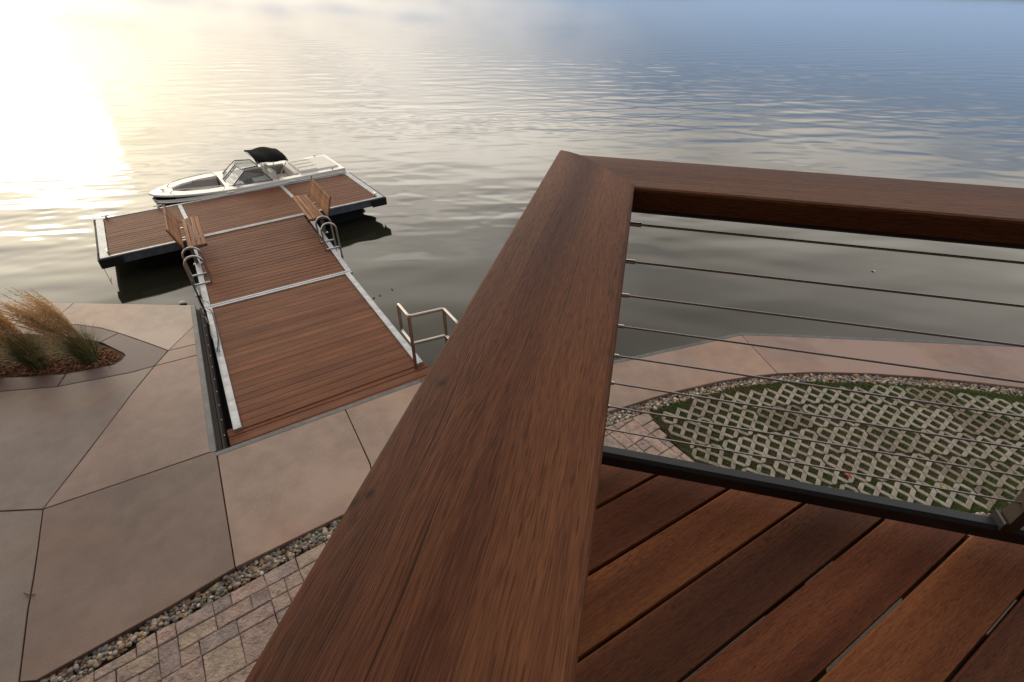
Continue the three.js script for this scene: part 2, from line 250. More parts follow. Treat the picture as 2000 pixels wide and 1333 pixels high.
const slabEdge = [[-3.60, -1.42], [-3.27, -1.68], [-2.90, -1.97], [-2.50, -2.32], [-1.71, -2.85], [-1.08, -3.25], [-0.28, -3.73], [0.63, -4.14], [1.42, -4.45], [1.84, -4.63], [2.25, -4.78], [2.80, -4.96], [3.28, -5.07], [3.66, -5.13], [4.21, -5.17], [4.95, -5.15], [5.66, -5.08], [6.32, -4.98], [6.83, -4.88], [8.45, -4.50]];
const slotNear = [[-3.33, -3.66], [-2.10, -4.41], [-1.23, -4.94]];
const bank = [[-1.23, -4.94], [1.49, -5.40], [3.49, -6.10], [4.04, -6.08], [7.21, -5.88], [9.75, -5.68]];
const pebL = [[-3.71, -1.13], [-3.32, -1.43], [-3.20, -1.55], [-3.11, -1.63], [-3.00, -1.72], [-2.93, -1.79], [-2.77, -1.88], [-2.66, -1.96], [-2.44, -2.13], [-2.22, -2.30], [-2.00, -2.45], [-1.79, -2.60], [-1.04, -3.03], [-0.27, -3.43], [0.61, -3.85], [1.19, -4.15], [1.71, -4.39]];
const pebR = [[1.71, -4.39], [2.11, -4.56], [2.58, -4.73], [3.07, -4.89], [3.69, -4.98], [4.14, -5.00], [4.86, -4.98], [5.43, -4.94], [5.97, -4.88], [6.49, -4.80], [6.74, -4.75], [8.36, -4.39]];
const turfL = [[1.71, -4.39], [1.81, -4.13], [1.95, -3.85], [2.09, -3.59], [2.55, -2.95]];
const turfB = [[2.75, -2.78], [3.60, -2.80], [4.35, -2.98], [5.27, -3.01], [6.92, -3.08]];

{
  const grey = concrete(.222, .186, .165), tan = concrete(.345, .262, .214), brown = concrete(.205, .150, .126), rose = concrete(.305, .226, .194), plum = concrete(.135, .100, .098), pale = concrete(.43, .36, .31);
  const patio = structGroup('patio', 'brown stained concrete patio cut into angular slabs');
  const N6 = [-3.36, -3.69], N7 = [-4.95, -5.53], N8 = J1[0], M = J1[3], mid = [-7.17, -6.18], cutA = [-6.06, -5.72], cutB = [-5.94, -5.95], cutC = [-6.03, -5.00], cutD = [-5.95, -4.74], SE = slabEdge;
  const slab = (poly, m) => part('slab', plate(poly, -.078, 0, .005, .0055), m, patio);
  slab([[-11.03, -6.83], [-7.23, -6.79], mid, [-7.59, -6.18], [-10.23, -6.11]], pale);
  slab([[-7.23, -6.79], [-5.23, -6.75], [-4.91, -6.20], N7, [-5.34, -5.70], [-5.72, -5.86], [-5.97, -5.96], [-6.30, -6.08], [-6.71, -6.16], mid], pale);
  slab([[-4.91, -6.20], [-4.60, -5.71], N7], tan);
  slab([N7, [-4.60, -5.71], [-4.45, -5.45], N8], rose);
  slab([N8, [-4.45, -5.45], N6, M, J1[2], J1[1]], rose);
  slab([N8, J1[1], J1[2], M, J2, [-8.46, -4.52], [-6.61, -4.64], cutD, [-5.43, -4.94], [-5.19, -5.03]], grey);
  slab([M, N6, [-3.33, -3.66], SE[3], SE[2], SE[1], SE[0], J4[3], J4[2], J4[1], J4[0]], brown);
  slab([M, ...J4, [-3.62, -1.28], [-3.5, -.8], [-7.5, -.6], J2], grey);
  slab([slotNear[0], slotNear[1], [-1.56, -3.52], [-1.38, -3.06], SE[4], SE[3]], tan);
  slab([slotNear[1], slotNear[2], bank[1], bank[2], SE[13], SE[12], SE[11], SE[10], SE[9], SE[8], SE[7], SE[6], SE[5], [-1.38, -3.06], [-1.56, -3.52]], tan);
  slab([bank[2], bank[3], bank[4], bank[5], SE[19], SE[18], SE[17], SE[16], SE[15], SE[14], SE[13]], rose);
  // plum coloured border round the planting bed
  slab([mid, [-7.32, -5.90], [-9.93, -5.85], [-10.23, -6.11], [-7.59, -6.18]], rose);
  slab([mid, [-6.71, -6.16], [-6.30, -6.08], cutB, cutA, [-6.73, -5.86], [-7.32, -5.90]], plum);
  slab([cutB, [-5.72, -5.86], [-5.34, -5.70], N7, N8, [-5.19, -5.03], [-5.43, -4.94], cutD, cutC, [-5.65, -5.14], [-5.52, -5.21], [-5.48, -5.30], [-5.50, -5.41], [-5.56, -5.46], [-5.81, -5.59], cutA], plum);
  slab([cutC, cutD, [-6.61, -4.64], [-8.46, -4.52], [-8.75, -4.78], [-6.53, -4.93]], plum);

  // retaining wall under everything, with a steel edging strip along the water
  const outline = [[-13, -6.85], [-7.23, -6.79], [-5.17, -6.745], [-3.315, -3.725], slotNear[1], slotNear[2], ...bank.slice(1), [14, -5.3], [14, 5], [-13, 5]];
  const wall = structGroup('seawall', 'concrete seawall and ground under the patio');
  part('wall_face', plate(outline, -1.9, -.080, .002), std(.075, .062, .050, .9, 0, { bumpMap: concBump, bumpScale: .01 }), wall);
  const strip = std(.15, .155, .165, .55, .3, { map: galvMap });
  const edge = (a, b, w, side) => { const dx = b[0] - a[0], dz = b[1] - a[1], l = Math.hypot(dx, dz), nx = -dz / l * side, nz = dx / l * side; return plate([a, b, [b[0] + nx * w, b[1] + nz * w], [a[0] + nx * w, a[1] + nz * w]], -.16, .003, .003); };
  for (const [a, b] of [[[-5.215, -6.75], [-3.345, -3.685]], [[-3.345, -3.66], [-1.22, -4.955]], [[-1.23, -4.95], bank[1]], [bank[1], bank[2]], [bank[2], bank[3]], [bank[3], bank[4]], [bank[4], bank[5]]]) part('metal_edging', edge(a, b, .065, 1), strip, wall);
  // dark timber liner of the dock slot with bolt heads
  const slotDir = new THREE.Vector3(-5.14 + 3.28, 0, -6.72 + 3.70).normalize();
  part('slot_liner', bar([-3.298, -.235, -3.742], [-5.148, -.235, -6.752], .022, .38), std(.018, .012, .010, .8), wall);
  for (let i = 0; i < 11; i++) part('bolt', new THREE.SphereGeometry(.011, 8, 6).translate(-3.287 + slotDir.x * (.3 + i * .3), -.10, -3.749 + slotDir.z * (.3 + i * .3)), steel, wall);
}
// planting bed mulch
{
  const bed = bandInner, base = plate(bed, -.079, -.012, .003);
  const mul = structGroup('planting_bed', 'reddish bark mulch bed inside the plum border');
  part('soil', base, std(.085, .045, .028, .95, 0, { bumpMap: stoneBump, bumpScale: .02 }), mul);
  const chip = new THREE.BoxGeometry(1, .22, .38), n = 4200, im = shade(new THREE.InstancedMesh(chip, std(1, 1, 1, .95), n)); im.name = 'mulch'; const M = new THREE.Matrix4(), q = new THREE.Quaternion(), e = new THREE.Euler(), c = new THREE.Color();
  for (let i = 0; i < n;) { const x = rr(-8.9, -5.45), z = rr(-5.95, -4.75); if (!inPoly(x, z, bed) || segDist(x, z, bed) < .03) continue; e.set(rr(-.6, .6), rr(0, 6.28), rr(-.6, .6)); const s = rr(.018, .06); M.compose(new THREE.Vector3(x, rr(-.012, .012), z), q.setFromEuler(e), new THREE.Vector3(s, s * .8, s)); im.setMatrixAt(i, M); const t = rr(.5, 1.5); im.setColorAt(i, c.setRGB(.21 * t, .092 * t * rr(.85, 1.15), .048 * t)); i++; }
  kind(im, 'stuff'); mul.add(im);
}
// river pebbles along the slab edges
function pebbles(label, poly, density, [s0, s1]) {
  const g = new THREE.IcosahedronGeometry(1, 2), p = g.attributes.position; for (let i = 0; i < p.count; i++) { const x = p.getX(i), y = p.getY(i), z = p.getZ(i), k = 1 + .16 * Math.sin(x * 2.1 + 1) * Math.cos(z * 1.7) + .1 * Math.sin(y * 3 + x); p.setXYZ(i, x * k, y * k, z * k); } g.computeVertexNormals();
  const xs = poly.map((q) => q[0]), zs = poly.map((q) => q[1]), n = Math.round(polyArea(poly) * density), im = shade(new THREE.InstancedMesh(g, std(1, 1, 1, .62), n)); im.name = numbered('pebbles');
  const M = new THREE.Matrix4(), q = new THREE.Quaternion(), e = new THREE.Euler(), c = new THREE.Color();
  const cols = [[.30, .25, .20], [.18, .165, .15], [.10, .10, .10], [.42, .37, .31], [.26, .16, .10], [.36, .26, .14], [.22, .17, .15], [.15, .16, .16], [.50, .46, .40], [.20, .13, .11]];
  for (let i = 0; i < n;) { const x = rr(Math.min(...xs), Math.max(...xs)), z = rr(Math.min(...zs), Math.max(...zs)); if (!inPoly(x, z, poly)) continue; const s = rr(s0, s1) * (rnd() < .12 ? 1.35 : 1); e.set(rr(-.5, .5), rr(0, 6.28), rr(-.5, .5)); M.compose(new THREE.Vector3(x, -.072 + s * .35 + rr(0, .028), z), q.setFromEuler(e), new THREE.Vector3(s, s * rr(.5, .75), s * rr(.62, .9))); im.setMatrixAt(i, M); const k = cols[Math.floor(rnd() * cols.length)], t = rr(.75, 1.2); im.setColorAt(i, c.setRGB(k[0] * t, k[1] * t, k[2] * t)); i++; }
  kind(im, 'stuff', label); scene.add(im);
}
pebbles('river pebbles in the strip between brown slab and tumbled pavers', [...slabEdge.slice(0, 8), [.63, -4.14], [.61, -3.88], ...pebL.slice(0, 14).reverse().map(([x, z]) => [x - .012, z - .012])], 2900, [.013, .024]);
pebbles('river pebbles curving between patio slab and grass grid', [[.63, -4.15], ...slabEdge.slice(8, 20), ...pebR.slice().reverse().map(([x, z]) => [x, z - .02]), [1.19, -4.17], [.61, -3.88]], 2900, [.013, .024]);
pebbles('river pebbles below the grass grid beside the deck', [[4.7, -2.98], [5.27, -2.99], [6.9, -3.05], [6.9, -2.3], [4.2, -2.3]], 2600, [.014, .027]);

// tumbled pavers
{
  const paving = structGroup('stone_paving', 'tumbled brown and grey pavers laid in mixed sizes');
  const mats = [[.41, .29, .25], [.40, .298, .25], [.355, .27, .248], [.385, .276, .242], [.32, .25, .235], [.39, .282, .246], [.41, .312, .25]].map((c) => stone(...c));
  const u = [Math.sin(R(54.5)), -Math.cos(R(54.5))], v = [Math.sin(R(144.5)), -Math.cos(R(144.5))], O = [-3.6, -1.30], g = .140, NU = 46, NV = 22;
  const lineL = pebL, taken = new Set();
  const clipTo = (poly, line, sgn) => { let out = poly; const cx = poly.reduce((s, p) => s + p[0], 0) / poly.length, cz = poly.reduce((s, p) => s + p[1], 0) / poly.length; for (let i = 0; i < line.length - 1; i++) { const a = line[i], b = line[i + 1], dx = b[0] - a[0], dz = b[1] - a[1], l = Math.hypot(dx, dz), t = ((cx - a[0]) * dx + (cz - a[1]) * dz) / l / l; if (t < -.6 || t > 1.6) continue; out = clipHalf(out, a[0], a[1], dz / l * sgn, -dx / l * sgn); if (out.length < 3) return []; } return out; };
  for (let j = 0; j < NV; j++) for (let i = 0; i < NU; i++) {
    if (taken.has(i + ',' + j)) continue; const k = rnd(); let [w, h] = k < .20 ? [2, 2] : k < .54 ? [2, 1] : k < .72 ? [1, 2] : [1, 1];
    if (j === 0) h = 1; if (taken.has((i + 1) + ',' + j)) w = 1;
    for (let a = 0; a < w; a++) for (let b = 0; b < h; b++) taken.add((i + a) + ',' + (j + b));
    const P = (a, b) => { const jx = rr(-.004, .004), jz = rr(-.004, .004), s = (a + i) * g, t = (b + j) * g; return [O[0] + u[0] * s + v[0] * t + jx, O[1] + u[1] * s + v[1] * t + jz]; };
    let poly = [P(0, 0), P(w, 0), P(w, h), P(0, h)];
    const cx = (poly[0][0] + poly[2][0]) / 2, cz = (poly[0][1] + poly[2][1]) / 2;
    const left = cx < -.35 && cz > -3.4 + 0, right = cx > .55 && cx < 2.5 && cz < -2.9; if (!left && !right) continue;
    if (left && (cx - O[0]) * v[0] + (cz - O[1]) * v[1] > 1.75) continue;
    poly = clipTo(poly, lineL, 1); if (poly.length < 3) continue;
    if (right) { poly = clipTo(poly, turfL.slice().reverse(), -1); }
    if (poly.length < 3 || polyArea(poly) < .004) continue;
    const y = -.022 + rr(-.003, .003), m = mats[Math.floor(rnd() * mats.length)];
    part('paver', plate(poly, -.078, y, .008, .0022, [Math.cos(i), Math.sin(i)], [rnd(), rnd()]), m, paving);
  }
}
// turf grid pavers: interlocking stepped ribs round square grass cells
const turfPoly = [...pebR.slice(0, 12), [8.4, -3.2], ...turfB.slice().reverse(), ...turfL.slice(1).reverse()];
{
  const grid = structGroup('grid_paving', 'pale concrete grass grid pavers in staggered rows');
  const mats = [[.34, .305, .26], [.32, .285, .24], [.355, .32, .275], [.27, .23, .19], [.33, .295, .25], [.22, .18, .145]].map((c) => stone(...c, .003));
  const d = .2, w = .052, pitch = d / Math.SQRT2, C0 = [4.3, 2.45]; let ah, bh;          // rows are arcs about C0, like the border
  const addv = (p, a, ka, b, kb) => [p[0] + a[0] * ka + b[0] * kb, p[1] + a[1] * ka + b[1] * kb];
  function rib(start, first, keep) {
    const nodes = []; let n = start, dir = first;
    for (let k = 0; k <= 4; k++) { nodes.push([n, dir === 'a', k]); n = dir === 'a' ? addv(n, ah, pitch, bh, 0) : addv(n, ah, 0, bh, pitch); dir = dir === 'a' ? 'b' : 'a'; }
    let run = [], best = []; for (const q of nodes) { if (keep(q[0])) { run.push(q); if (run.length > best.length) best = run; } else run = []; }
    if (best.length < 2) return null;
    const L = [], Rr = [];
    for (const [p, right, k] of best) {                       // a right hand node joins -b and +a, a left hand one -a and +b
      const lo = addv(p, ah, -w / 2, bh, -w / 2), hi = addv(p, ah, w / 2, bh, w / 2), inR = addv(p, ah, w / 2, bh, -w / 2), inL = addv(p, ah, -w / 2, bh, w / 2);
      const pair = k === 0 ? [p, hi] : k === 4 ? [lo, p] : [lo, hi];
      if (right) { L.push(...pair); Rr.push(inR); } else { L.push(inL); Rr.push(...pair); }
    }
    return [...L, ...Rr.reverse()];
  }
  for (let row = 0; row < 7; row++) {
    const r = 7.43 - row * .404, off = rr(0, .09);
    for (let k = -8; k < 10; k++) {
      const ph = (k * .607) / (r - .2) + off + .02, S = [Math.cos(ph), Math.sin(ph)], T = [-Math.sin(ph), Math.cos(ph)], list = [];
      ah = [(S[0] + T[0]) / Math.SQRT2, (S[1] + T[1]) / Math.SQRT2]; bh = [(T[0] - S[0]) / Math.SQRT2, (T[1] - S[1]) / Math.SQRT2];
      const O = [C0[0] + r * Math.sin(ph), C0[1] - r * Math.cos(ph)];
      for (let i = -1; i < 2; i++) for (const f of ['b', 'a']) {
        const st = [O[0] + S[0] * i * d + T[0] * .003, O[1] + S[1] * i * d + T[1] * .003], poly = rib(st, f, (p) => inPoly(p[0], p[1], turfPoly) && segDist(p[0], p[1], turfPoly) > .022);
        if (poly) list.push(plate(poly, -.078, -.020, .004, .003, [1, 0], [rnd(), rnd()]));
      }
      if (list.length) { const m = mats[Math.floor(Math.pow(rnd(), 1.2) * mats.length)], o = part('grid_paver', merge(list), m, grid); o.position.y = rr(-.003, .003); }
    }
  }
  // grass and soil in the cells
  const soil = part('soil', plate(turfPoly, -.0795, -.040, .002), std(.055, .042, .022, .95, 0, { bumpMap: stoneBump, bumpScale: .02 }), grid);
  const blade = []; for (let k = 0; k < 6; k++) { const a = k * 1.05 + .3, l = .9 + .3 * Math.sin(k * 2.2), bx = Math.cos(a) * .25, bz = Math.sin(a) * .25, tx = Math.cos(a + .4) * .75, tz = Math.sin(a + .4) * .75, ox = -Math.sin(a) * .09, oz = Math.cos(a) * .09; blade.push(bx - ox, 0, bz - oz, bx + ox, 0, bz + oz, tx, l, tz); }
  const bg = new THREE.BufferGeometry(); bg.setAttribute('position', new THREE.Float32BufferAttribute(blade, 3)); bg.computeVertexNormals();
  const N = 62000, im = new THREE.InstancedMesh(bg, new THREE.MeshStandardMaterial({ color: 0xffffff, roughness: .75, side: THREE.DoubleSide }), N); shade(im); im.name = numbered('grass'); const M = new THREE.Matrix4(), q = new THREE.Quaternion(), e = new THREE.Euler(), c = new THREE.Color();
  for (let i = 0; i < N;) {
    const x = rr(1.6, 8.4), z = rr(-5.05, -2.95); if (!inPoly(x, z, turfPoly)) continue; const ed = segDist(x, z, turfPoly), dry = fbm(x * 1.3 + 3, z * 1.9 + 8, 3), lush = ed < .07;
    if (!lush && rnd() < ss(.52, .74, dry) * .7) { if (rnd() > .3) continue; }
    const s = lush ? rr(.016, .030) : rr(.012, .026); e.set(rr(-.3, .3), rr(0, 6.28), rr(-.3, .3)); M.compose(new THREE.Vector3(x, -.041, z), q.setFromEuler(e), new THREE.Vector3(s * .9, s * 1.0, s * .9)); im.setMatrixAt(i, M);
    const t = rr(.65, 1.35), y = clamp(ss(.42, .7, dry) + rr(-.25, .3)); im.setColorAt(i, c.setRGB(mix(.085, .15, y) * t, mix(.150, .135, y) * t, mix(.032, .045, y) * t)); i++;
  }
  kind(im, 'stuff', 'short green grass growing in the grid paver cells'); scene.add(im);
}

// ------------------------------------------------------------------ the dock: local x along the T, local -z out over the lake
const DTURN = R(32.8), LEVEL = -.30;
function dockPlanks(parent, a0, a1, b0, b1, n, y0, tilt0 = 0, tilt1 = 0, mats = dockMats, th = .035) {
  // n planks across B from b0 to b1; tilt in radians grows from tilt0 to tilt1
  for (let i = 0; i < n; i++) {
    const p = (b1 - b0) / n, gap = .009, f = (i + .5) / n, tl = mix(tilt0, tilt1, f), c = b0 + p * (i + .5), ac = (a0 + a1) / 2, hl = (a1 - a0) / 2, hw = (p - gap) / 2;
    const k0 = c + Math.tan(tl) * -hl, k1 = c + Math.tan(tl) * hl, e = rr(-.004, .004);
    const poly = [[ac - hl + e, -(k0 - hw)], [ac + hl + e, -(k1 - hw)], [ac + hl + e, -(k1 + hw)], [ac - hl + e, -(k0 + hw)]];
    part('plank', plate(poly, y0 - th, y0 + rr(-.0015, .0015), .004, 0, [1, 0], [rnd() * .9, rnd() * 2.7]), mats[Math.floor(rnd() * mats.length)], parent);
  }
}
const cleatShape = () => merge([box(.05, .045, .03, [0, 0, 0], .006), new THREE.CapsuleGeometry(.014, .17, 3, 8).rotateZ(Math.PI / 2).translate(0, .055, 0)]);
const dk = thing('floating_dock', 'floating T shaped dock of brown planks in a galvanised frame with black corner bumpers', 'dock', [0, 0, 0], DTURN);
{
  const T = 3.75 * Math.PI / 180, TC = [.72, 12.33], rot = (a, b) => { const x = a - TC[0], y = b - TC[1]; return [TC[0] + x * Math.cos(T) - y * Math.sin(T), TC[1] + x * Math.sin(T) + y * Math.cos(T)]; };
  const P = (a, b) => { const q = rot(a, b); return [q[0], -q[1]]; };
  const tp = (name, poly, y0, y1, m, bevel = .004) => part(name, plate(poly.map(([a, b]) => P(a, b)), y0, y1, bevel, 0, [1, 0]), m, dk);
  const A0 = -2.25, A1 = 3.96, B0 = 12.27, B1 = 14.76, D1 = -.50, D2 = 2.00, y = LEVEL;
  // planks of the head, three bays
  for (const [a0, a1] of [[A0 + .16, D1 - .05], [D1 + .05, D2 - .05], [D2 + .05, A1 - .16]]) {
    const n = 18, p = (B1 - B0 - .14) / n; for (let i = 0; i < n; i++) { const b = B0 + .07 + p * i, e = rr(-.004, .004); part('plank', plate([[a0 + e, b], [a1 + e, b], [a1 + e, b + p - .009], [a0 + e, b + p - .009]].map(([q, r]) => P(q, r)), y - .035, y + rr(-.0015, .0015), .004, 0, [Math.cos(T), -Math.sin(T)], [rnd() * .9, rnd() * 2.7]), dockMats[Math.floor(rnd() * dockMats.length)], dk); }
  }
  for (const D of [D1, D2]) tp('cover_strip', [[D - .045, B0 + .05], [D + .045, B0 + .05], [D + .045, B1 - .05], [D - .045, B1 - .05]], y - .03, y + .008, galv);
  for (const [a, s] of [[A0, 1], [A1, -1]]) tp('end_cap', [[a, B0], [a + s * .15, B0], [a + s * .15, B1], [a, B1]].sort((p, q) => 0), y - .03, y + .010, galv);
  tp('frame_beam', [[A0, B0 - .012], [A1, B0 - .012], [A1, B0 + .06], [A0, B0 + .06]], y - .012, y + .012, galv);
  tp('frame_beam', [[A0, B1 - .06], [A1, B1 - .06], [A1, B1 + .012], [A0, B1 + .012]], y - .012, y + .012, galv);
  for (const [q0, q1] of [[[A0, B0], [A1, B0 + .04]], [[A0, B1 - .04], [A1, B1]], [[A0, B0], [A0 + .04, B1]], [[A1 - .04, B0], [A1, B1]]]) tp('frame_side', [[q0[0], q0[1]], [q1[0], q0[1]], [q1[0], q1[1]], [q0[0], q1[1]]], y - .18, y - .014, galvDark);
  // rubber bumpers wrap the corners, a thinner strip runs along each end
  for (const [a, b, sa, sb] of [[A0, B0, 1, 1], [A1, B0, -1, 1], [A0, B1, 1, -1], [A1, B1, -1, -1]]) { const c = [[a - .05 * sa, b - .03 * sb], [a - .03 * sa, b - .05 * sb], [a + .36 * sa, b - .045 * sb], [a + .36 * sa, b - .014 * sb], [a - .014 * sa, b - .014 * sb], [a - .014 * sa, b + .3 * sb], [a - .05 * sa, b + .3 * sb]]; tp('corner_bumper', sa * sb > 0 ? c : c.slice().reverse(), y - .195, y - .005, rubber, .012); }
  for (const [a, sa] of [[A0, 1], [A1, -1]]) tp('edge_bumper', sa > 0 ? [[a - .04, B0 + .31], [a - .003, B0 + .31], [a - .003, B1 - .31], [a - .04, B1 - .31]] : [[a + .003, B0 + .31], [a + .04, B0 + .31], [a + .04, B1 - .31], [a + .003, B1 - .31]], y - .10, y + .004, rubber, .008);
  tp('underside', [[A0 + .05, B0 + .05], [A1 - .05, B0 + .05], [A1 - .05, B1 - .05], [A0 + .05, B1 - .05]], y - .12, y - .06, std(.012, .010, .008, .9), .002);
  for (const [a0, a1] of [[A0 + .55, -.2], [1.7, A1 - .55]]) tp('float', [[a0, B0 + .35], [a1, B0 + .35], [a1, B1 - .35], [a0, B1 - .35]], WATER - .3, y - .121, std(.010, .010, .010, .8), .03);
  // the stem section between head and gangway
  const s0 = 8.86, s1 = 12.30, L = -.64, W = 1.94;
  dockPlanks(dk, L + .10, W - .10, s0 + .05, s1 - .08, 24, y, 0, T);
  const st = (name, poly, y0, y1, m, b = .004) => part(name, plate(poly.map(([q, r]) => [q, -r]), y0, y1, b, 0, [0, 1]), m, dk);
  const tt = (a) => Math.tan(T) * (a - .65);
  st('frame_beam', [[L, s0], [L + .095, s0], [L + .12, s1 + tt(L) - .05], [L + .025, s1 + tt(L) - .05]], y - .25, y + .016, galv);
  st('frame_beam', [[W - .095, s0], [W, s0], [W + .05, s1 + tt(W) - .05], [W - .045, s1 + tt(W) - .05]], y - .25, y + .016, galv);
  for (const k of [-.062, .008]) { st('hinge_strip', [[L, s0 + k], [W, s0 + k], [W, s0 + k + .054], [L, s0 + k + .054]], y - .03, y + .020, galv); }
  for (const k of [-.105, -.045]) { const q = (a) => s1 + tt(a) + k; st('hinge_strip', [[L + .05, q(L)], [W, q(W)], [W, q(W) + .047], [L + .05, q(L) + .047]], y - .03, y + .019, galv); }
  st('underside', [[L + .1, s0 + .1], [W - .1, s0 + .1], [W - .1, s1 - .1], [L + .1, s1 - .1]], y - .12, y - .06, std(.012, .010, .008, .9), .002);
  st('float', [[L + .3, s0 + .5], [W - .3, s0 + .5], [W - .3, s1 - .4], [L + .3, s1 - .4]], WATER - .3, y - .121, std(.010, .010, .010, .8), .03);

  // cleats: things of their own, bolted on the dock
  const toWorld = (a, b, yy) => { const q = rot(a, b), c = Math.cos(DTURN), s = Math.sin(DTURN); return [q[0] * c - q[1] * s, yy, -q[0] * s - q[1] * c]; };
  const cs = cleatShape();
  for (const [a, b, turn, label] of [[A0 + .15, B0 + .22, 90, 'steel cleat on the near left corner of the dock head'], [A0 + .22, B1 - .06, 0, 'steel cleat on the far left corner of the dock head'], [A1 - .14, B0 + .25, 90, 'steel cleat on the near right corner of the dock head'], [A1 - .28, B1 - .06, 0, 'steel cleat on the far right corner of the dock head beside boat stern'], [-.95, B1 - .01, 0, 'steel cleat on the lake edge of dock below the boat bow'], [.72, B1 - .01, 0, 'steel cleat mid way along the lake edge of dock beside boat'], [2.32, B1 - .01, 0, 'steel cleat on the lake edge of dock behind the right bench']]) {
    const t = thing('cleat', label, 'cleat', toWorld(a, b, y + .012), DTURN + T + R(turn), 'mooring cleats on the dock'); part('horn', cs, std(.8, .79, .76, .3, .6), t);
  }
}
// gangway from the landing down to the stem
{
  const gw = thing('gangway', 'plank gangway with galvanised side rails sloping from landing to the dock', 'gangway', [0, 0, 0], DTURN);
  const b0 = 5.30, b1 = 8.80, L = -.625, W = 1.89, y0 = -.155, y1 = LEVEL, n = 25;
  for (let i = 0; i < n; i++) { const p = (b1 - b0) / n, b = b0 + p * i, f = (i + .5) / n, y = mix(y0, y1, f), e = rr(-.003, .003); part('plank', plate([[L + .095 + e, -b - .0045], [W - .095 + e, -b - .0045], [W - .095 + e, -b - p + .0045], [L + .095 + e, -b - p + .0045]], y - .035, y + rr(-.0015, .0015), .004, 0, [1, 0], [rnd() * .9, rnd() * 2.7]), dockMats[Math.floor(rnd() * dockMats.length)], gw); }
  for (const a of [L + .0475, W - .0475]) part('side_rail', bar([a, y0 - .055, -(b0 - .0)], [a, y1 - .055, -b1], .095, .17), galv, gw);
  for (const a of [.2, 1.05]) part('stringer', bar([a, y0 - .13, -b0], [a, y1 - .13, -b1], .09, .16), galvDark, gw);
  const ld = thing('landing', 'wide brown boards of the landing step between patio edge and gangway', 'landing', [0, 0, 0], DTURN);
  const q0 = 4.93; for (let i = 0; i < 3; i++) part('plank', plate([[-.70, -(q0 + .01 + i * .155)], [1.97 - .02 * i, -(q0 - .03 + i * .155)], [1.97 - .02 * i, -(q0 + .118 + i * .155)], [-.70, -(q0 + .158 + i * .155)]], -.208, -.168 + rr(-.001, .001), .004, 0, [1, 0], [rnd() * .9, rnd() * 2.7]), dockMats[[0, 3, 4][i]], ld);
  part('bearer', bar([-.6, -.30, -5.15], [1.85, -.30, -5.13], .12, .12), galvDark, ld);
}
// benches on the stem shoulders
function bench(label, x, z, flip) {
  const t = thing('bench', label, 'bench', [x, LEVEL, z], DTURN + (flip ? Math.PI : 0), 'slatted benches on the dock'); const L = 1.62;   // seat looks towards +x
  for (let i = 0; i < 4; i++) part('seat_slat', plate([[.02 + i * .083, -L / 2], [.095 + i * .083, -L / 2], [.095 + i * .083, L / 2], [.02 + i * .083, L / 2]], .40 + .008 * i - (i === 3 ? .012 : 0), .435 + .008 * i - (i === 3 ? .012 : 0), .006, 0, [0, 1], [rnd(), rnd()]), benchMats[i % 3], t);
  const back = (d0, d1, y0, y1) => { const g = bar([mix(d0, d1, .5), mix(y0, y1, .5), -L / 2], [mix(d0, d1, .5), mix(y0, y1, .5), L / 2], .028, Math.hypot(d1 - d0, y1 - y0), .006); const c = [mix(d0, d1, .5), mix(y0, y1, .5)]; g.translate(-c[0], -c[1], 0).rotateZ(Math.atan2(-(d1 - d0), y1 - y0)).translate(c[0], c[1], 0); return g; };
  for (let i = 0; i < 4; i++) { const f = i * .098, a = [-.055 - f * .34, .43 + f], b = [-.055 - (f + .088) * .34, .43 + f + .088]; part('back_slat', back(a[0], b[0], a[1], b[1]), benchMats[(i + 1) % 3], t); }
  for (const z0 of [-L / 2 + .012, L / 2 - .012]) { part('end_bracket', tube([[.36, .405, z0], [.1, .385, z0], [-.06, .41, z0], [-.115, .56, z0], [-.20, .84, z0]], .012, 24, 6), blackMetal, t); part('leg', bar([.06, .39, z0 * .8], [.06, .01, z0 * .8], .045, .06), galvDark, t); part('foot_plate', box(.16, .012, .08, [.07, 0, z0 * .8]), galv, t); }
  for (const z0 of [-.35, .2]) part('bracket', box(.10, .02, .035, [-.03, .40, z0]), steel, t);
  return t;
}
const fromDock = (a, b) => { const c = Math.cos(DTURN), s = Math.sin(DTURN); return [a * c - b * s, -a * s - b * c]; };
{ const [x, z] = fromDock(-.64, 11.45); bench('slatted wooden bench on the left of the dock stem, its back to the left', x, z, false); }
{ const [x, z] = fromDock(2.06, 11.62); bench('slatted wooden bench on the right of the dock stem, its back to the right', x, z, true); }
// swim ladders: two steel hoops each
function ladder(label, a, b, side) {
  const [x, z] = fromDock(a, b), t = thing('dock_ladder', label, 'ladder', [x, LEVEL, z], DTURN, 'steel swim ladders on the dock stem'); const w = .30, h = .58;
  for (const q of [0, -.42]) {                         // hoop planes stand across the dock edge
    const pts = [[-w / 2 * side, -.02, -q]]; pts.length = 0; for (let i = 0; i <= 10; i++) { const th = Math.PI * i / 10; pts.push([-Math.cos(th) * w / 2 * side, h - .15 + Math.sin(th) * .15, q]); }
    const hoop = new THREE.CatmullRomCurve3([[-w / 2 * side, .0, q], [-w / 2 * side, h * .35, q], ...pts, [w / 2 * side, h * .35, q], [w / 2 * side, -.35, q], [w / 2 * side, -1.1, q]].map((p) => new THREE.Vector3(...p)), false, 'catmullrom', .4);
    part('hoop', new THREE.TubeGeometry(hoop, 64, .019, 9), steel, t); part('base_bar', box(w, .025, .045, [0, .012, q], .005), galv, t);
  }
  for (const y of [-.22, -.48, -.75]) part('tread', box(.07, .025, .42, [w / 2 * side, y, -.21], .004), galv, t);
}
ladder('steel hooped swim ladder on the left edge of the dock stem below left bench', -.58, 9.82, -1);
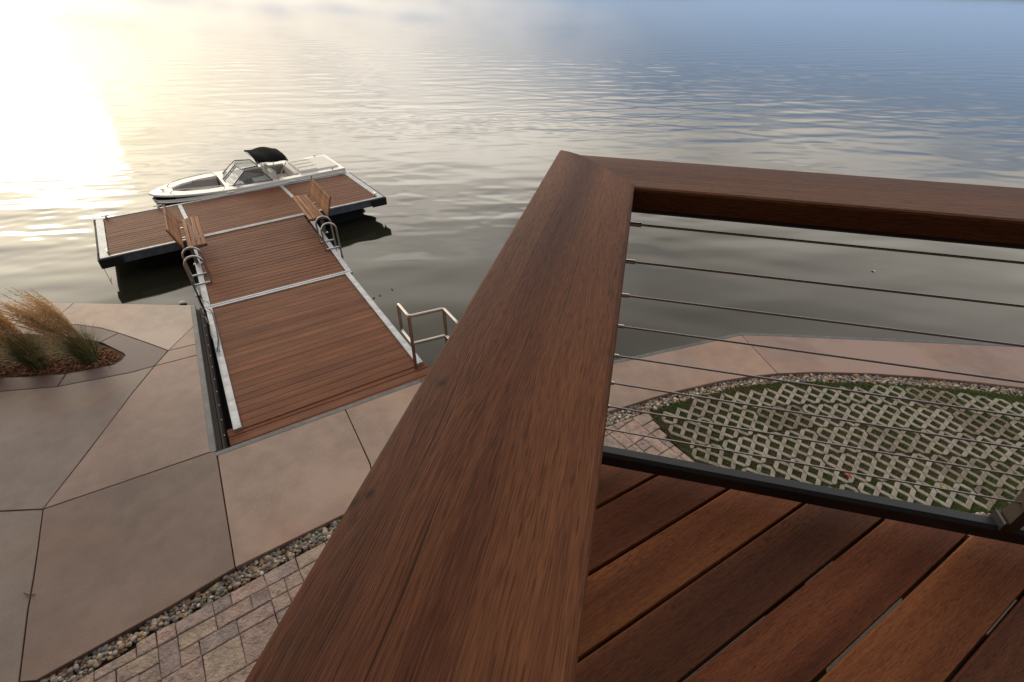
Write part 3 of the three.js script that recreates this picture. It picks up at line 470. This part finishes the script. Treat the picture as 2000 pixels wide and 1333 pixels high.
ladder('steel hooped swim ladder on the right edge of the dock stem below right bench', 1.92, 10.05, 1);
// guard rail beside the landing
{
  const t = thing('guard_rail', 'brushed steel tube guard rail at the right end of the landing', 'guard rail', [0, 0, 0], DTURN); const h = .72, l = .27, r = .024, A = 1.76, B = 5.27, A2 = 2.24, B2 = 5.20;
  part('rail_tube', pipe([[A, l, -B], [A, l, -B - .38], [A, h, -B - .38], [A, h, -B], [A2, h, -B2], [A2, h, -B2 + .42], [A2, l, -B2 + .42], [A2, l, -B2], [A, l, -B]], r, .05), steel, t);
  part('post', new THREE.CylinderGeometry(r, r, h + .19, 12).translate(A, (h - .19) / 2, -B), bronze, t); part('post', new THREE.CylinderGeometry(r, r, h + 1.2, 12).translate(A2, (h - 1.2) / 2, -B2), bronze, t);
  part('base_flange', new THREE.CylinderGeometry(.045, .05, .012, 16).translate(A, -.188, -B), steel, t);
}
// black hose along the left side of the stem, tied to the frame
{
  const t = thing('hose', 'thin black hose tied along the left side of the dock frame', 'hose', [0, 0, 0], DTURN);
  part('line', tube([[-.70, -.16, -9.9], [-.72, -.36, -9.55], [-.70, -.44, -9.2], [-.68, -.32, -8.9], [-.56, -.26, -8.7], [-.54, -.24, -8.2], [-.55, -.20, -7.6], [-.60, -.17, -7.2]], .009, 60, 6), black, t);
  for (const [b, y] of [[9.05, -.285], [8.62, -.272], [7.3, -.205]]) part('tie', new THREE.TorusGeometry(.07, .005, 6, 20).rotateY(Math.PI / 2 + .5).scale(1, .55, 1).translate(-.60, y, -b).rotateZ(0), black, t);
}
// boat
{
  const [bx, bz] = fromDock(3.68, 15.95);
  const t = thing('motorboat', 'white open bow motorboat with dark hull and black canopy moored behind the dock', 'boat', [bx, WATER - .12, bz], DTURN + Math.PI + R(4.2));  // local +x to the bow, +z towards lake side
  const LEN = 4.95, beam = (x) => { const u = x / LEN; return u < .5 ? mix(.86, .95, u / .5) : .95 * Math.pow(Math.max(0, 1 - Math.pow((u - .5) / .5, 2.3)), .62); };
  const sheer = (x) => .74 + .03 * Math.sin(x / LEN * Math.PI) - .10 * Math.pow(x / LEN, 4);
  const N = 44; const rows = []; for (let i = 0; i <= N; i++) { const x = LEN * i / N, u = x / LEN, b = beam(x) + .012, bow = Math.pow(Math.max(0, (u - .55) / .45), 2.2), top = sheer(x), keel = -.18 + bow * .50; const dx = -bow * .0; rows.push([[x + dx, keel, 0], [x, mix(-.02, .36, bow), b * mix(.86, .84, bow)], [x, mix(.16, .42, bow), b * mix(.94, .92, bow)], [x, top - .30 + .245 * Math.pow(Math.max(0, (u - .35) / .65), .7), b * mix(.985, .97, bow)], [x, top - .06, b * 1.01], [x, top, b]]); }
  for (const r of rows.slice(-3)) for (const p of r) p[0] -= (.74 - p[1]) * .28 * clamp((p[0] - 4.5) / .45);
  const skin = (k0, k1) => { const pos = [], idx = []; const K = k1 - k0 + 1; for (const s of [1, -1]) { const base = pos.length / 3; for (const r of rows) for (let k = k0; k <= k1; k++) pos.push(r[k][0], r[k][1], r[k][2] * s); for (let i = 0; i < N; i++) for (let k = 0; k < K - 1; k++) { const a = base + i * K + k, b = a + 1, c = a + K, d = c + 1; s > 0 ? idx.push(a, c, b, b, c, d) : idx.push(a, b, c, b, d, c); } } const g = new THREE.BufferGeometry(); g.setAttribute('position', new THREE.Float32BufferAttribute(pos, 3)); g.setIndex(idx); g.computeVertexNormals(); return g; };
  const gel = std(.80, .79, .76, .22), darkGel = std(.008, .008, .009, .55), vinyl = std(.74, .71, .66, .5), lilac = std(.32, .29, .30, .6), glassM = new THREE.MeshPhysicalMaterial({ color: 0xd8dde0, transmission: .85, roughness: .05, thickness: 0 });
  const hull = part('hull', skin(0, 3), darkGel, t); part('topside', skin(3, 5), gel, t);
  part('transom', new THREE.ShapeGeometry(new THREE.Shape([[-.86, .74], [-.86, .48], [-.82, .16], [-.75, 0], [0, -.18], [.75, 0], [.82, .16], [.86, .48], [.86, .74]].map((p) => new THREE.Vector2(...p)))).rotateY(-Math.PI / 2).translate(.01, 0, 0), gel, t);
  // deck with openings
  const sh = new THREE.Shape(); for (let i = 0; i <= 60; i++) { const x = LEN * i / 60; i ? sh.lineTo(x, beam(x)) : sh.moveTo(x, beam(x)); } for (let i = 60; i >= 0; i--) { const x = LEN * i / 60; sh.lineTo(x, -beam(x)); }
  const cockpit = [[1.30, -.68], [2.72, -.74], [2.92, -.60], [2.92, .60], [2.72, .74], [1.30, .68]], bowWell = [[3.22, -.55], [3.7, -.52], [4.15, -.36], [4.40, -.14], [4.40, .14], [4.15, .36], [3.7, .52], [3.22, .55]];
  for (const w of [cockpit, bowWell]) { const p = new THREE.Path(); w.forEach(([x, z], i) => (i ? p.lineTo(x, z) : p.moveTo(x, z))); p.closePath(); sh.holes.push(p); }
  const dg = new THREE.ExtrudeGeometry(sh, { depth: .03, bevelEnabled: true, bevelThickness: .012, bevelSize: .012, bevelOffset: -.012, bevelSegments: 2, curveSegments: 4 }).rotateX(Math.PI / 2).translate(0, .775, 0); part('deck', dg, gel, t);
  const liner = (w, y0, y1) => { const g = []; w.forEach((p, i) => { const q = w[(i + 1) % w.length]; g.push(bar([p[0], (y0 + y1) / 2, p[1]], [q[0], (y0 + y1) / 2, q[1]], .02, y1 - y0, .002)); }); return merge(g); };
  part('cockpit_liner', liner(cockpit, .22, .74), lilac, t); part('bow_liner', liner(bowWell, .30, .74), lilac, t);
  part('cockpit_floor', plate(cockpit, .18, .21, .002), std(.40, .37, .34, .8), t); part('bow_floor', plate(bowWell, .27, .30, .002), std(.42, .39, .36, .8), t);
  const cushion = (w, h, d, p, turn = 0) => { const g = box(w, h, d, [0, 0, 0], .03); g.rotateY(turn); g.translate(...p); return g; };
  for (const s of [1, -1]) { part('bow_cushion', cushion(.95, .12, .24, [3.72, .46, s * .33], -s * .22), vinyl, t); part('bow_backrest', cushion(.9, .24, .07, [3.72, .54, s * .46], -s * .17), lilac, t); }
  part('bow_seat_base', merge([box(.9, .16, .2, [3.72, .30, .32]), box(.9, .16, .2, [3.72, .30, -.32])]), gel, t);
  for (const s of [1, -1]) { const c = part('console', merge([cushion(.36, .52, .46, [2.98, .28, s * .40]), cushion(.12, .2, .44, [2.78, .55, s * .4])]), gel, t); }
  for (const s of [1, -1]) { part('bucket_seat', merge([cushion(.42, .14, .42, [2.15, .42, s * .38]), cushion(.12, .46, .40, [1.94, .50, s * .38]), box(.2, .22, .2, [2.1, .2, s * .38])]), vinyl, t); }
  part('steering_wheel', new THREE.TorusGeometry(.13, .014, 8, 24).rotateY(Math.PI / 2).rotateZ(.5).translate(2.62, .74, -.38), black, t);
  part('rear_seat', merge([cushion(.40, .16, 1.24, [1.52, .36, 0]), cushion(.12, .36, 1.24, [1.33, .46, 0])]), vinyl, t);
  const pad = part('sun_pad', merge([cushion(.50, .11, 1.30, [.98, .755, 0]), cushion(.62, .075, 1.24, [.42, .755, 0])]), vinyl, t); for (const z of [-.33, 0, .33]) part('seam', bar([.66, .872, z], [1.22, .872, z], .012, .006, .001), lilac, pad);
  part('swim_platform', box(.32, .07, 1.25, [-.1, .36, 0], .02), gel, t);
  // raked windscreen
  const F = std(.10, .10, .12, .4, .5); const pane = (q, m, name = 'windscreen_pane') => { const g = new THREE.BufferGeometry(); g.setAttribute('position', new THREE.Float32BufferAttribute([...q[0], ...q[1], ...q[2], ...q[0], ...q[2], ...q[3]], 3)); g.computeVertexNormals(); return part(name, g, m, t); };
  const fr = (...p) => part('windscreen_frame', merge(p.map(([a, b]) => bar(a, b, .022, .022, .004))), F, t);
  for (const s of [1, -1]) {
    const a = [3.16, .785, s * .08], b = [3.06, .785, s * .66], c = [2.66, 1.10, s * .60], d = [2.74, 1.12, s * .08], e = [2.05, .80, s * .80], f = [2.22, 1.02, s * .74];
    pane([a, b, c, d], glassM); pane([b, e, f, c], glassM); fr([a, b], [b, c], [c, d], [d, a], [b, e], [e, f], [f, c]);
  }
  // folded low canopy on hoops
  const can = []; const cv = (u, v) => { const x = mix(2.32, 1.5, u), zz = mix(-.74, .74, v), y = 1.38 + .04 * Math.sin(u * Math.PI) - .10 * Math.pow(Math.abs(v - .5) * 2, 3) + .02 * Math.sin(u * 9 + v * 3) - .05 * u; return [x, y, zz]; };
  { const pos = [], idx = [], n = 14, m = 20; for (let i = 0; i <= n; i++) for (let j = 0; j <= m; j++) pos.push(...cv(i / n, j / m)); for (let i = 0; i < n; i++) for (let j = 0; j < m; j++) { const a = i * (m + 1) + j, b = a + 1, c = a + m + 1, d = c + 1; idx.push(a, c, b, b, c, d); } const top = new THREE.BufferGeometry(); top.setAttribute('position', new THREE.Float32BufferAttribute(pos, 3)); top.setIndex(idx); top.computeVertexNormals(); const low = top.clone().translate(0, -.03, 0); const g = merge([top, low]); g.computeVertexNormals(); part('canopy', g, new THREE.MeshPhysicalMaterial({ color: new THREE.Color().setRGB(.006, .006, .007), roughness: .95, specularIntensity: .15, side: THREE.DoubleSide }), t); }
  for (const u of [.06, .5, .94]) { const p = []; for (let j = 0; j <= 10; j++) { const q = cv(u, j / 10); p.push([q[0], q[1] - .03, q[2]]); } part('canopy_hoop', tube([[1.9, .78, -.80], ...p, [1.9, .78, .80]], .010, 50, 6, false, .3), steel, t); }
  part('bow_rail', tube([[3.25, .80, -.66], [3.4, .86, -.66], [3.9, .87, -.56], [4.35, .86, -.38], [4.5, .79, -.28]], .010, 40, 6), steel, t); part('bow_rail', tube([[3.25, .80, .66], [3.4, .86, .66], [3.9, .87, .56], [4.35, .86, .38], [4.5, .79, .28]], .010, 40, 6), steel, t);
  for (const [x, z] of [[2.95, -.84], [2.95, .84], [.35, -.78], [.35, .78], [4.62, 0]]) part('deck_cleat', cleatShape().scale(.7, .7, .7).translate(x, .785, z), steel, t);
  part('rub_rail', tube([...Array(24)].map((_, i) => { const x = LEN * .985 * i / 23; return [x, sheer(x) - .07, beam(x) * 1.015 + .012]; }), .014, 60, 6), white, t); part('rub_rail', tube([...Array(24)].map((_, i) => { const x = LEN * .985 * i / 23; return [x, sheer(x) - .07, -beam(x) * 1.015 - .012]; }), .014, 60, 6), white, t);
}

// ------------------------------------------------------------------ the upper deck and its railing: local x along C (right), local -z along D (out)
const RT = R(-13.4), DECK = 3.08, TOP = 4.0;
{
  const dck = thing('upper_deck', 'dark red brown hardwood deck of wide diagonal boards', 'deck', [0, 0, 0], RT);
  const n = [Math.SQRT1_2, Math.SQRT1_2].map((x) => x), dd = [Math.SQRT1_2, -Math.SQRT1_2];      // board direction and across it, local axes
  const bMap = [3, 1, 0, 2, 5, 3, 0, 3, 6, 5, 4, 2, 5, 3, 4, 2];
  const off = R(59.5 - 13.4 - 45);                                                              // boards lie a degree off the true diagonal
  const D = [Math.sin(R(45) + off), -Math.cos(R(45) + off)], Nn = [Math.cos(R(45) + off), Math.sin(R(45) + off)];
  for (let k = -7; k < 14; k++) {
    const g0 = -.604 + .146 * k + .0032, g1 = -.604 + .146 * (k + 1) - .0032; const q = (g, s) => [Nn[0] * g + D[0] * s, Nn[1] * g + D[1] * s];
    let poly = [q(g0, -4), q(g0, 4), q(g1, 4), q(g1, -4)];
    poly = clipHalf(poly, 0, -1.075, 0, -1); poly = clipHalf(poly, -.34, 0, -1, 0); poly = clipHalf(poly, 0, 1.2, 0, 1); poly = clipHalf(poly, 3.0, 0, 1, 0); if (poly.length < 3 || polyArea(poly) < .01) continue;
    part('deck_board', plate(poly, DECK - .036, DECK + rr(-.001, .001), .0045, 0, D, [.15 * ((k * 5 + 40) % 6) + .02, rnd() * 2.7]), plankMats[bMap[(k + 7) % 16] % plankMats.length], dck);
  }
  const jm = std(.10, .075, .05, .9);
  for (let i = 0; i < 9; i++) part('joist', bar([-.22 + i * .4, DECK - .135, -1.03], [-.22 + i * .4, DECK - .135, 1.2], .045, .19), jm, dck);
  part('fascia', bar([-.36, DECK - .145, -1.062], [3.0, DECK - .145, -1.062], .024, .22), railMat2, dck); part('fascia', bar([-.36, DECK - .125, -1.04], [-.36, DECK - .125, 1.2], .028, .22), railMat2, dck);
  for (const [x, z] of [[-.15, -.90], [2.7, -.90], [-.15, 1.0]]) part('support_post', box(.14, DECK - .2 + .05, .14, [x, -.05, z]), std(.05, .035, .028, .7), dck);

  const rl = thing('deck_railing', 'brown hardwood handrail mitred at the corner over black posts and steel cables', 'railing', [0, 0, 0], RT);
  const W = .1735, prof = (w, c) => [[0, -.040], [0, -.006], [.0015, -.0018], [.005, .0002 + c * .12], [.14 * w, c * .62], [.28 * w, c * .97], [.36 * w, c], [.55 * w, c * .8], [.8 * w, c * .36], [w - .006, .0005 + c * .06], [w - .0015, -.0018], [w, -.006], [w, -.040]];
  // left rail runs along D: build along x, outer side at across = 0, then turn
  const dIn = .0112, dOut = dIn - W, zIn = .930, MI = 1.12;
  const gD = prism(prof(W, .0085).map(([a, h]) => [a, h]), -.75, (a) => zIn + (W - a) * MI - .0026, [.055, 0], 1);
  { const p = gD.attributes.position; for (let i = 0; i < p.count; i++) { const x = p.getX(i), y = p.getY(i), a = p.getZ(i); p.setXYZ(i, dOut + a, TOP + y, -x); } gD.computeVertexNormals(); const uv = gD.attributes.uv; for (let i = 0; i < uv.count; i++) uv.setX(i, uv.getX(i) - .03); }
  part('handrail', gD, railMat, rl);
  const WC = .190, gC = prism(prof(WC, .002), (a) => dIn - (WC - a) / MI + .0026, 3.0, [.30, .4], 1);
  { const p = gC.attributes.position; for (let i = 0; i < p.count; i++) { const x = p.getX(i), y = p.getY(i), a = p.getZ(i); p.setXYZ(i, x, TOP - .0065 + y, -(zIn + WC - a)); } gC.computeVertexNormals(); }
  // the mapping above mirrors one of the two, so both are checked for outward faces
  for (const g of [gD, gC]) { const p = g.attributes.position, nr = g.attributes.normal; let s = 0; for (let i = 0; i < p.count; i++) if (Math.abs(nr.getY(i)) > .9 && p.getY(i) > TOP - .012) s += nr.getY(i); if (s < 0) { const q = p.array, u = g.attributes.uv.array; for (let i = 0; i < p.count; i += 3) { for (let c = 0; c < 3; c++) [q[i * 3 + 3 + c], q[i * 3 + 6 + c]] = [q[i * 3 + 6 + c], q[i * 3 + 3 + c]]; for (let c = 0; c < 2; c++) [u[i * 2 + 2 + c], u[i * 2 + 4 + c]] = [u[i * 2 + 4 + c], u[i * 2 + 2 + c]]; } g.computeVertexNormals(); } }
  part('handrail', gC, railMat2, rl);
  const zc = 1.014, xc = -.078;
  part('top_channel', bar([xc, TOP - .0575, -zc], [3.0, TOP - .0575, -zc], .055, .032), blackMetal, rl); part('top_channel', bar([xc, TOP - .0575, -zc + .03], [xc, TOP - .0575, .75], .055, .032), blackMetal, rl);
  const tubeRail = (a, b) => bar(a, b, .042, .046, .009);
  part('bottom_rail', tubeRail([xc, DECK + .082, -zc], [3.0, DECK + .082, -zc]), blackMetal, rl); part('bottom_rail', tubeRail([xc, DECK + .082, -zc + .03], [xc, DECK + .082, .75]), blackMetal, rl);
  const post = (x, z, m = blackMetal) => { part('post', box(.05, TOP - .073 - DECK, .05, [x, DECK, z], .004), m, rl); part('post_plate', box(.11, .01, .11, [x, DECK + .002, z], .003), m, rl); };
  post(xc, -zc); post(xc, .72); 
  const cableM = std(.40, .36, .34, .3, .9), fitM = std(.62, .58, .54, .28, .9);
  // right hand post: flat brown bar with a bracket at the bottom rail
  const browned = std(.085, .066, .05, .5, .4); part('post', box(.028, TOP - .073 - DECK - .10, .038, [1.075, DECK + .10, -zc + .002], .003), browned, rl); part('bracket', box(.012, .040, .046, [1.056, DECK + .088, -zc], .003), std(.05, .048, .046, .4, .5), rl);
  const H = [-.412, -.4995, -.587, -.6745, -.766, -.8575, -.943, -1.032];
  for (const h of H) {
    const y = 4.3 + h; const cb = part('cable', new THREE.CylinderGeometry(.0027, .0027, 3.06, 8).rotateZ(Math.PI / 2).translate(1.47, y, -zc), cableM, rl);
    part('fitting', merge([new THREE.CylinderGeometry(.0052, .0052, .034, 10).rotateZ(Math.PI / 2).translate(.022, y, -zc), new THREE.CylinderGeometry(.0038, .0038, .075, 10).rotateZ(Math.PI / 2).translate(-.018, y, -zc)]), fitM, cb);
    part('cable', new THREE.CylinderGeometry(.0027, .0027, 1.75, 8).rotateX(Math.PI / 2).translate(xc, y, -.13), cableM, rl);
  }
}

// the house that carries the deck, behind the photographer
{
  const h = thing('house', 'brown clad house wall with deep eave behind the upper deck', 'house', [0, 0, 0], RT), clad = std(.10, .075, .055, .8), zw = 1.35;
  for (let i = 0; i < 36; i++) part('siding_board', bar([-9, .1 + i * .19, zw + .05], [9, .1 + i * .19, zw + .05], .05 + .012, .184), clad, h);
  part('eave', bar([-9.4, 6.55, zw - .2], [9.4, 6.55, zw - .2], 1.5, .22), std(.12, .10, .085, .8), h); part('wall_core', bar([-9, 3.4, zw + .5], [9, 3.4, zw + .5], .8, 6.8), clad, h);
}

// ------------------------------------------------------------------ ornamental grasses, leaning to the left in the wind
function grassClump(label, x, z, size, nBlade, nPlume, lean) {
  const t = thing('ornamental_grass', label, 'grass plant', [x, -.01, z], 0, 'ornamental grasses in the planting bed');
  const build = (n, f) => { const pos = [], col = []; for (let i = 0; i < n; i++) f(i, pos, col); const g = new THREE.BufferGeometry(); g.setAttribute('position', new THREE.Float32BufferAttribute(pos, 3)); g.setAttribute('color', new THREE.Float32BufferAttribute(col, 3)); g.computeVertexNormals(); return g; };
  const curve = (az, len, out, windy) => (s) => { const o = out * s * s * len, h = len * (s - .30 * s * s * (out + .3)); return [Math.cos(az) * o * .8 - lean * windy * len * s * s * .75, Math.max(.01, h), Math.sin(az) * o * .8 + lean * windy * len * s * s * .12]; };
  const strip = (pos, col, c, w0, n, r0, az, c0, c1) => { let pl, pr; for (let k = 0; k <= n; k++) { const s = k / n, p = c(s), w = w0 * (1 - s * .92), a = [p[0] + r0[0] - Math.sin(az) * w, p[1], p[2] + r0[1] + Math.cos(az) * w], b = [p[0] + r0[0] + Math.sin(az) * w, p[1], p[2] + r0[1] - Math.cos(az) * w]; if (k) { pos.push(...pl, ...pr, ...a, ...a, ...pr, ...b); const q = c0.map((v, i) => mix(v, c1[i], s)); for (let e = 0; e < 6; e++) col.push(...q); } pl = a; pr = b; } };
  const mat = new THREE.MeshStandardMaterial({ vertexColors: true, roughness: .8, side: THREE.DoubleSide });
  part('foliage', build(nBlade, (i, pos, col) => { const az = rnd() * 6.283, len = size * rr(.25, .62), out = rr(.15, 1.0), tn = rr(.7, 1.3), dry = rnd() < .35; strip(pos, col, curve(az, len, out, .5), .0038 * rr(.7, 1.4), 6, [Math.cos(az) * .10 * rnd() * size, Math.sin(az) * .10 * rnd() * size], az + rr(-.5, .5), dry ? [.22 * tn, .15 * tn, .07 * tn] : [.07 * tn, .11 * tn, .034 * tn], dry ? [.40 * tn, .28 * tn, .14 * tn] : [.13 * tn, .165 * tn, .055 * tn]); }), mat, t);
  part('plumes', build(nPlume, (i, pos, col) => {
    const az = rnd() * 6.283, len = size * rr(.72, 1.2), out = rr(.02, .20), c = curve(az, len, out, 1.0), r0 = [Math.cos(az) * .08 * size, Math.sin(az) * .08 * size], tn = rr(.75, 1.3);
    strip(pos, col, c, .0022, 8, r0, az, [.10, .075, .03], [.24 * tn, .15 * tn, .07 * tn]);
    for (let k = 0; k < 64; k++) { const s = mix(.52, 1, k / 64), p = c(s), a = rnd() * 6.283, w = .028 * size * Math.sin(Math.PI * clamp((s - .5) / .52)) + .006, d = [Math.cos(a) * w - .030 * lean, rr(-.01, .035), Math.sin(a) * w], cc = [mix(.66, .90, rnd()) * tn, mix(.48, .66, rnd()) * tn, mix(.27, .38, rnd()) * tn]; const b = [p[0] + r0[0], p[1], p[2] + r0[1]]; pos.push(b[0], b[1] - .006, b[2], b[0] + .004, b[1] + .006, b[2] + .004, b[0] + d[0], b[1] + d[1], b[2] + d[2]); for (let e = 0; e < 3; e++) col.push(...cc); }
  }), mat, t);
}
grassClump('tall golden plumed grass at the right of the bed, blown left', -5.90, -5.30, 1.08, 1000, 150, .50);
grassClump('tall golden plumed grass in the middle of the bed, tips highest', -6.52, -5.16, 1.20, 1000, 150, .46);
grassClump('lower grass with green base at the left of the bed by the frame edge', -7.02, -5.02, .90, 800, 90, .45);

// ------------------------------------------------------------------ small stray things
function leaf(name, label, cat, x, y, z, s, c, turn) { const sh = new THREE.Shape(); for (let i = 0; i <= 20; i++) { const a = i / 20 * 6.283, r = s * (.72 + .28 * Math.cos(5 * a)); i ? sh.lineTo(Math.cos(a) * r, Math.sin(a) * r) : sh.moveTo(Math.cos(a) * r, Math.sin(a) * r); } const g = new THREE.ExtrudeGeometry(sh, { depth: .002, bevelEnabled: false }).rotateX(-Math.PI / 2), p = g.attributes.position; for (let i = 0; i < p.count; i++) p.setY(i, p.getY(i) + .35 * (p.getX(i) ** 2 - p.getZ(i) ** 2) / s + .006); g.computeVertexNormals(); const m = part(name, g, std(...c, .7)); m.position.set(x, y, z); m.rotation.y = turn; return tag(m, label, cat); }
leaf('fallen_leaf', 'red fallen leaf lying on the grass grid pavers', 'leaf', 3.68, .0, -3.42, .045, [.36, .045, .04], .4);
leaf('fallen_leaf', 'yellow green fallen leaf on the grass grid near the lower edge', 'leaf', 4.62, .0, -3.27, .038, [.30, .27, .06], 1.4);
leaf('floating_leaf', 'small pale leaf floating on the open water behind the cables', 'leaf', 8.09, WATER + .004, -9.74, .05, [.45, .42, .32], .2);
leaf('floating_leaf', 'tiny brown leaf on the water right of the gangway, lowest of the specks', 'leaf', -2.80, WATER + .004, -8.40, .035, [.10, .08, .03], .9);
leaf('floating_leaf', 'olive leaf on the water right of the gangway, in the middle of the specks', 'leaf', -2.70, WATER + .004, -8.52, .032, [.16, .15, .05], 2.1);
leaf('floating_leaf', 'dark leaf on the water right of the gangway, farthest of the specks', 'leaf', -2.50, WATER + .004, -8.75, .03, [.05, .04, .03], 2.8);
{ const g = new THREE.IcosahedronGeometry(.046, 2), p = g.attributes.position; for (let i = 0; i < p.count; i++) { const k = 1 + .5 * (vn(p.getX(i) * 60 + 5, p.getZ(i) * 60 + 9) - .5); p.setXYZ(i, p.getX(i) * k * 1.7, p.getY(i) * k * .55, p.getZ(i) * k); } g.computeVertexNormals(); const m = part('foam_scrap', g, std(.8, .8, .78, .7)); m.position.set(-6.52, WATER + .02, -8.15); tag(m, 'white scrap floating on the water by the patio corner', 'scrap'); }
{ const tw = part('twig', merge([tube([[0, .006, 0], [.05, .012, .02], [.11, .007, .015]], .0035, 10, 5), tube([[.05, .011, .02], [.075, .013, .05]], .002, 6, 5)]), std(.06, .04, .025, .8)); tw.position.set(-4.22, 0, -2.08); tag(tw, 'small dark twig lying on a slab joint at the lower left', 'twig'); }
for (const [a, b, c, label] of [[[.72, 14.78], [.72, 15.28], -.10, 'slack white mooring line from the middle dock cleat to the boat side'], [[2.32, 14.90], [3.3, 15.22], -.14, 'white mooring line from the cleat behind the right bench to the boat stern']]) { const p = fromDock(...a), q = fromDock(...b); tag(part('mooring_line', tube([[p[0], LEVEL + .06, p[1]], [(p[0] + q[0]) / 2, c - .10, (p[1] + q[1]) / 2], [q[0], -.19, q[1]]], .011, 16, 6), std(.7, .68, .62, .8)), label, 'rope'); }
{ const m = part('anchor_line', tube([[-9.08, -.56, -9.66], [-8.7, -.72, -9.2], [-8.24, -.9, -8.7]], .006, 16, 6), std(.2, .2, .2, .7)); tag(m, 'thin line running from the left dock corner into the water', 'line'); }

renderer.render(scene, camera);
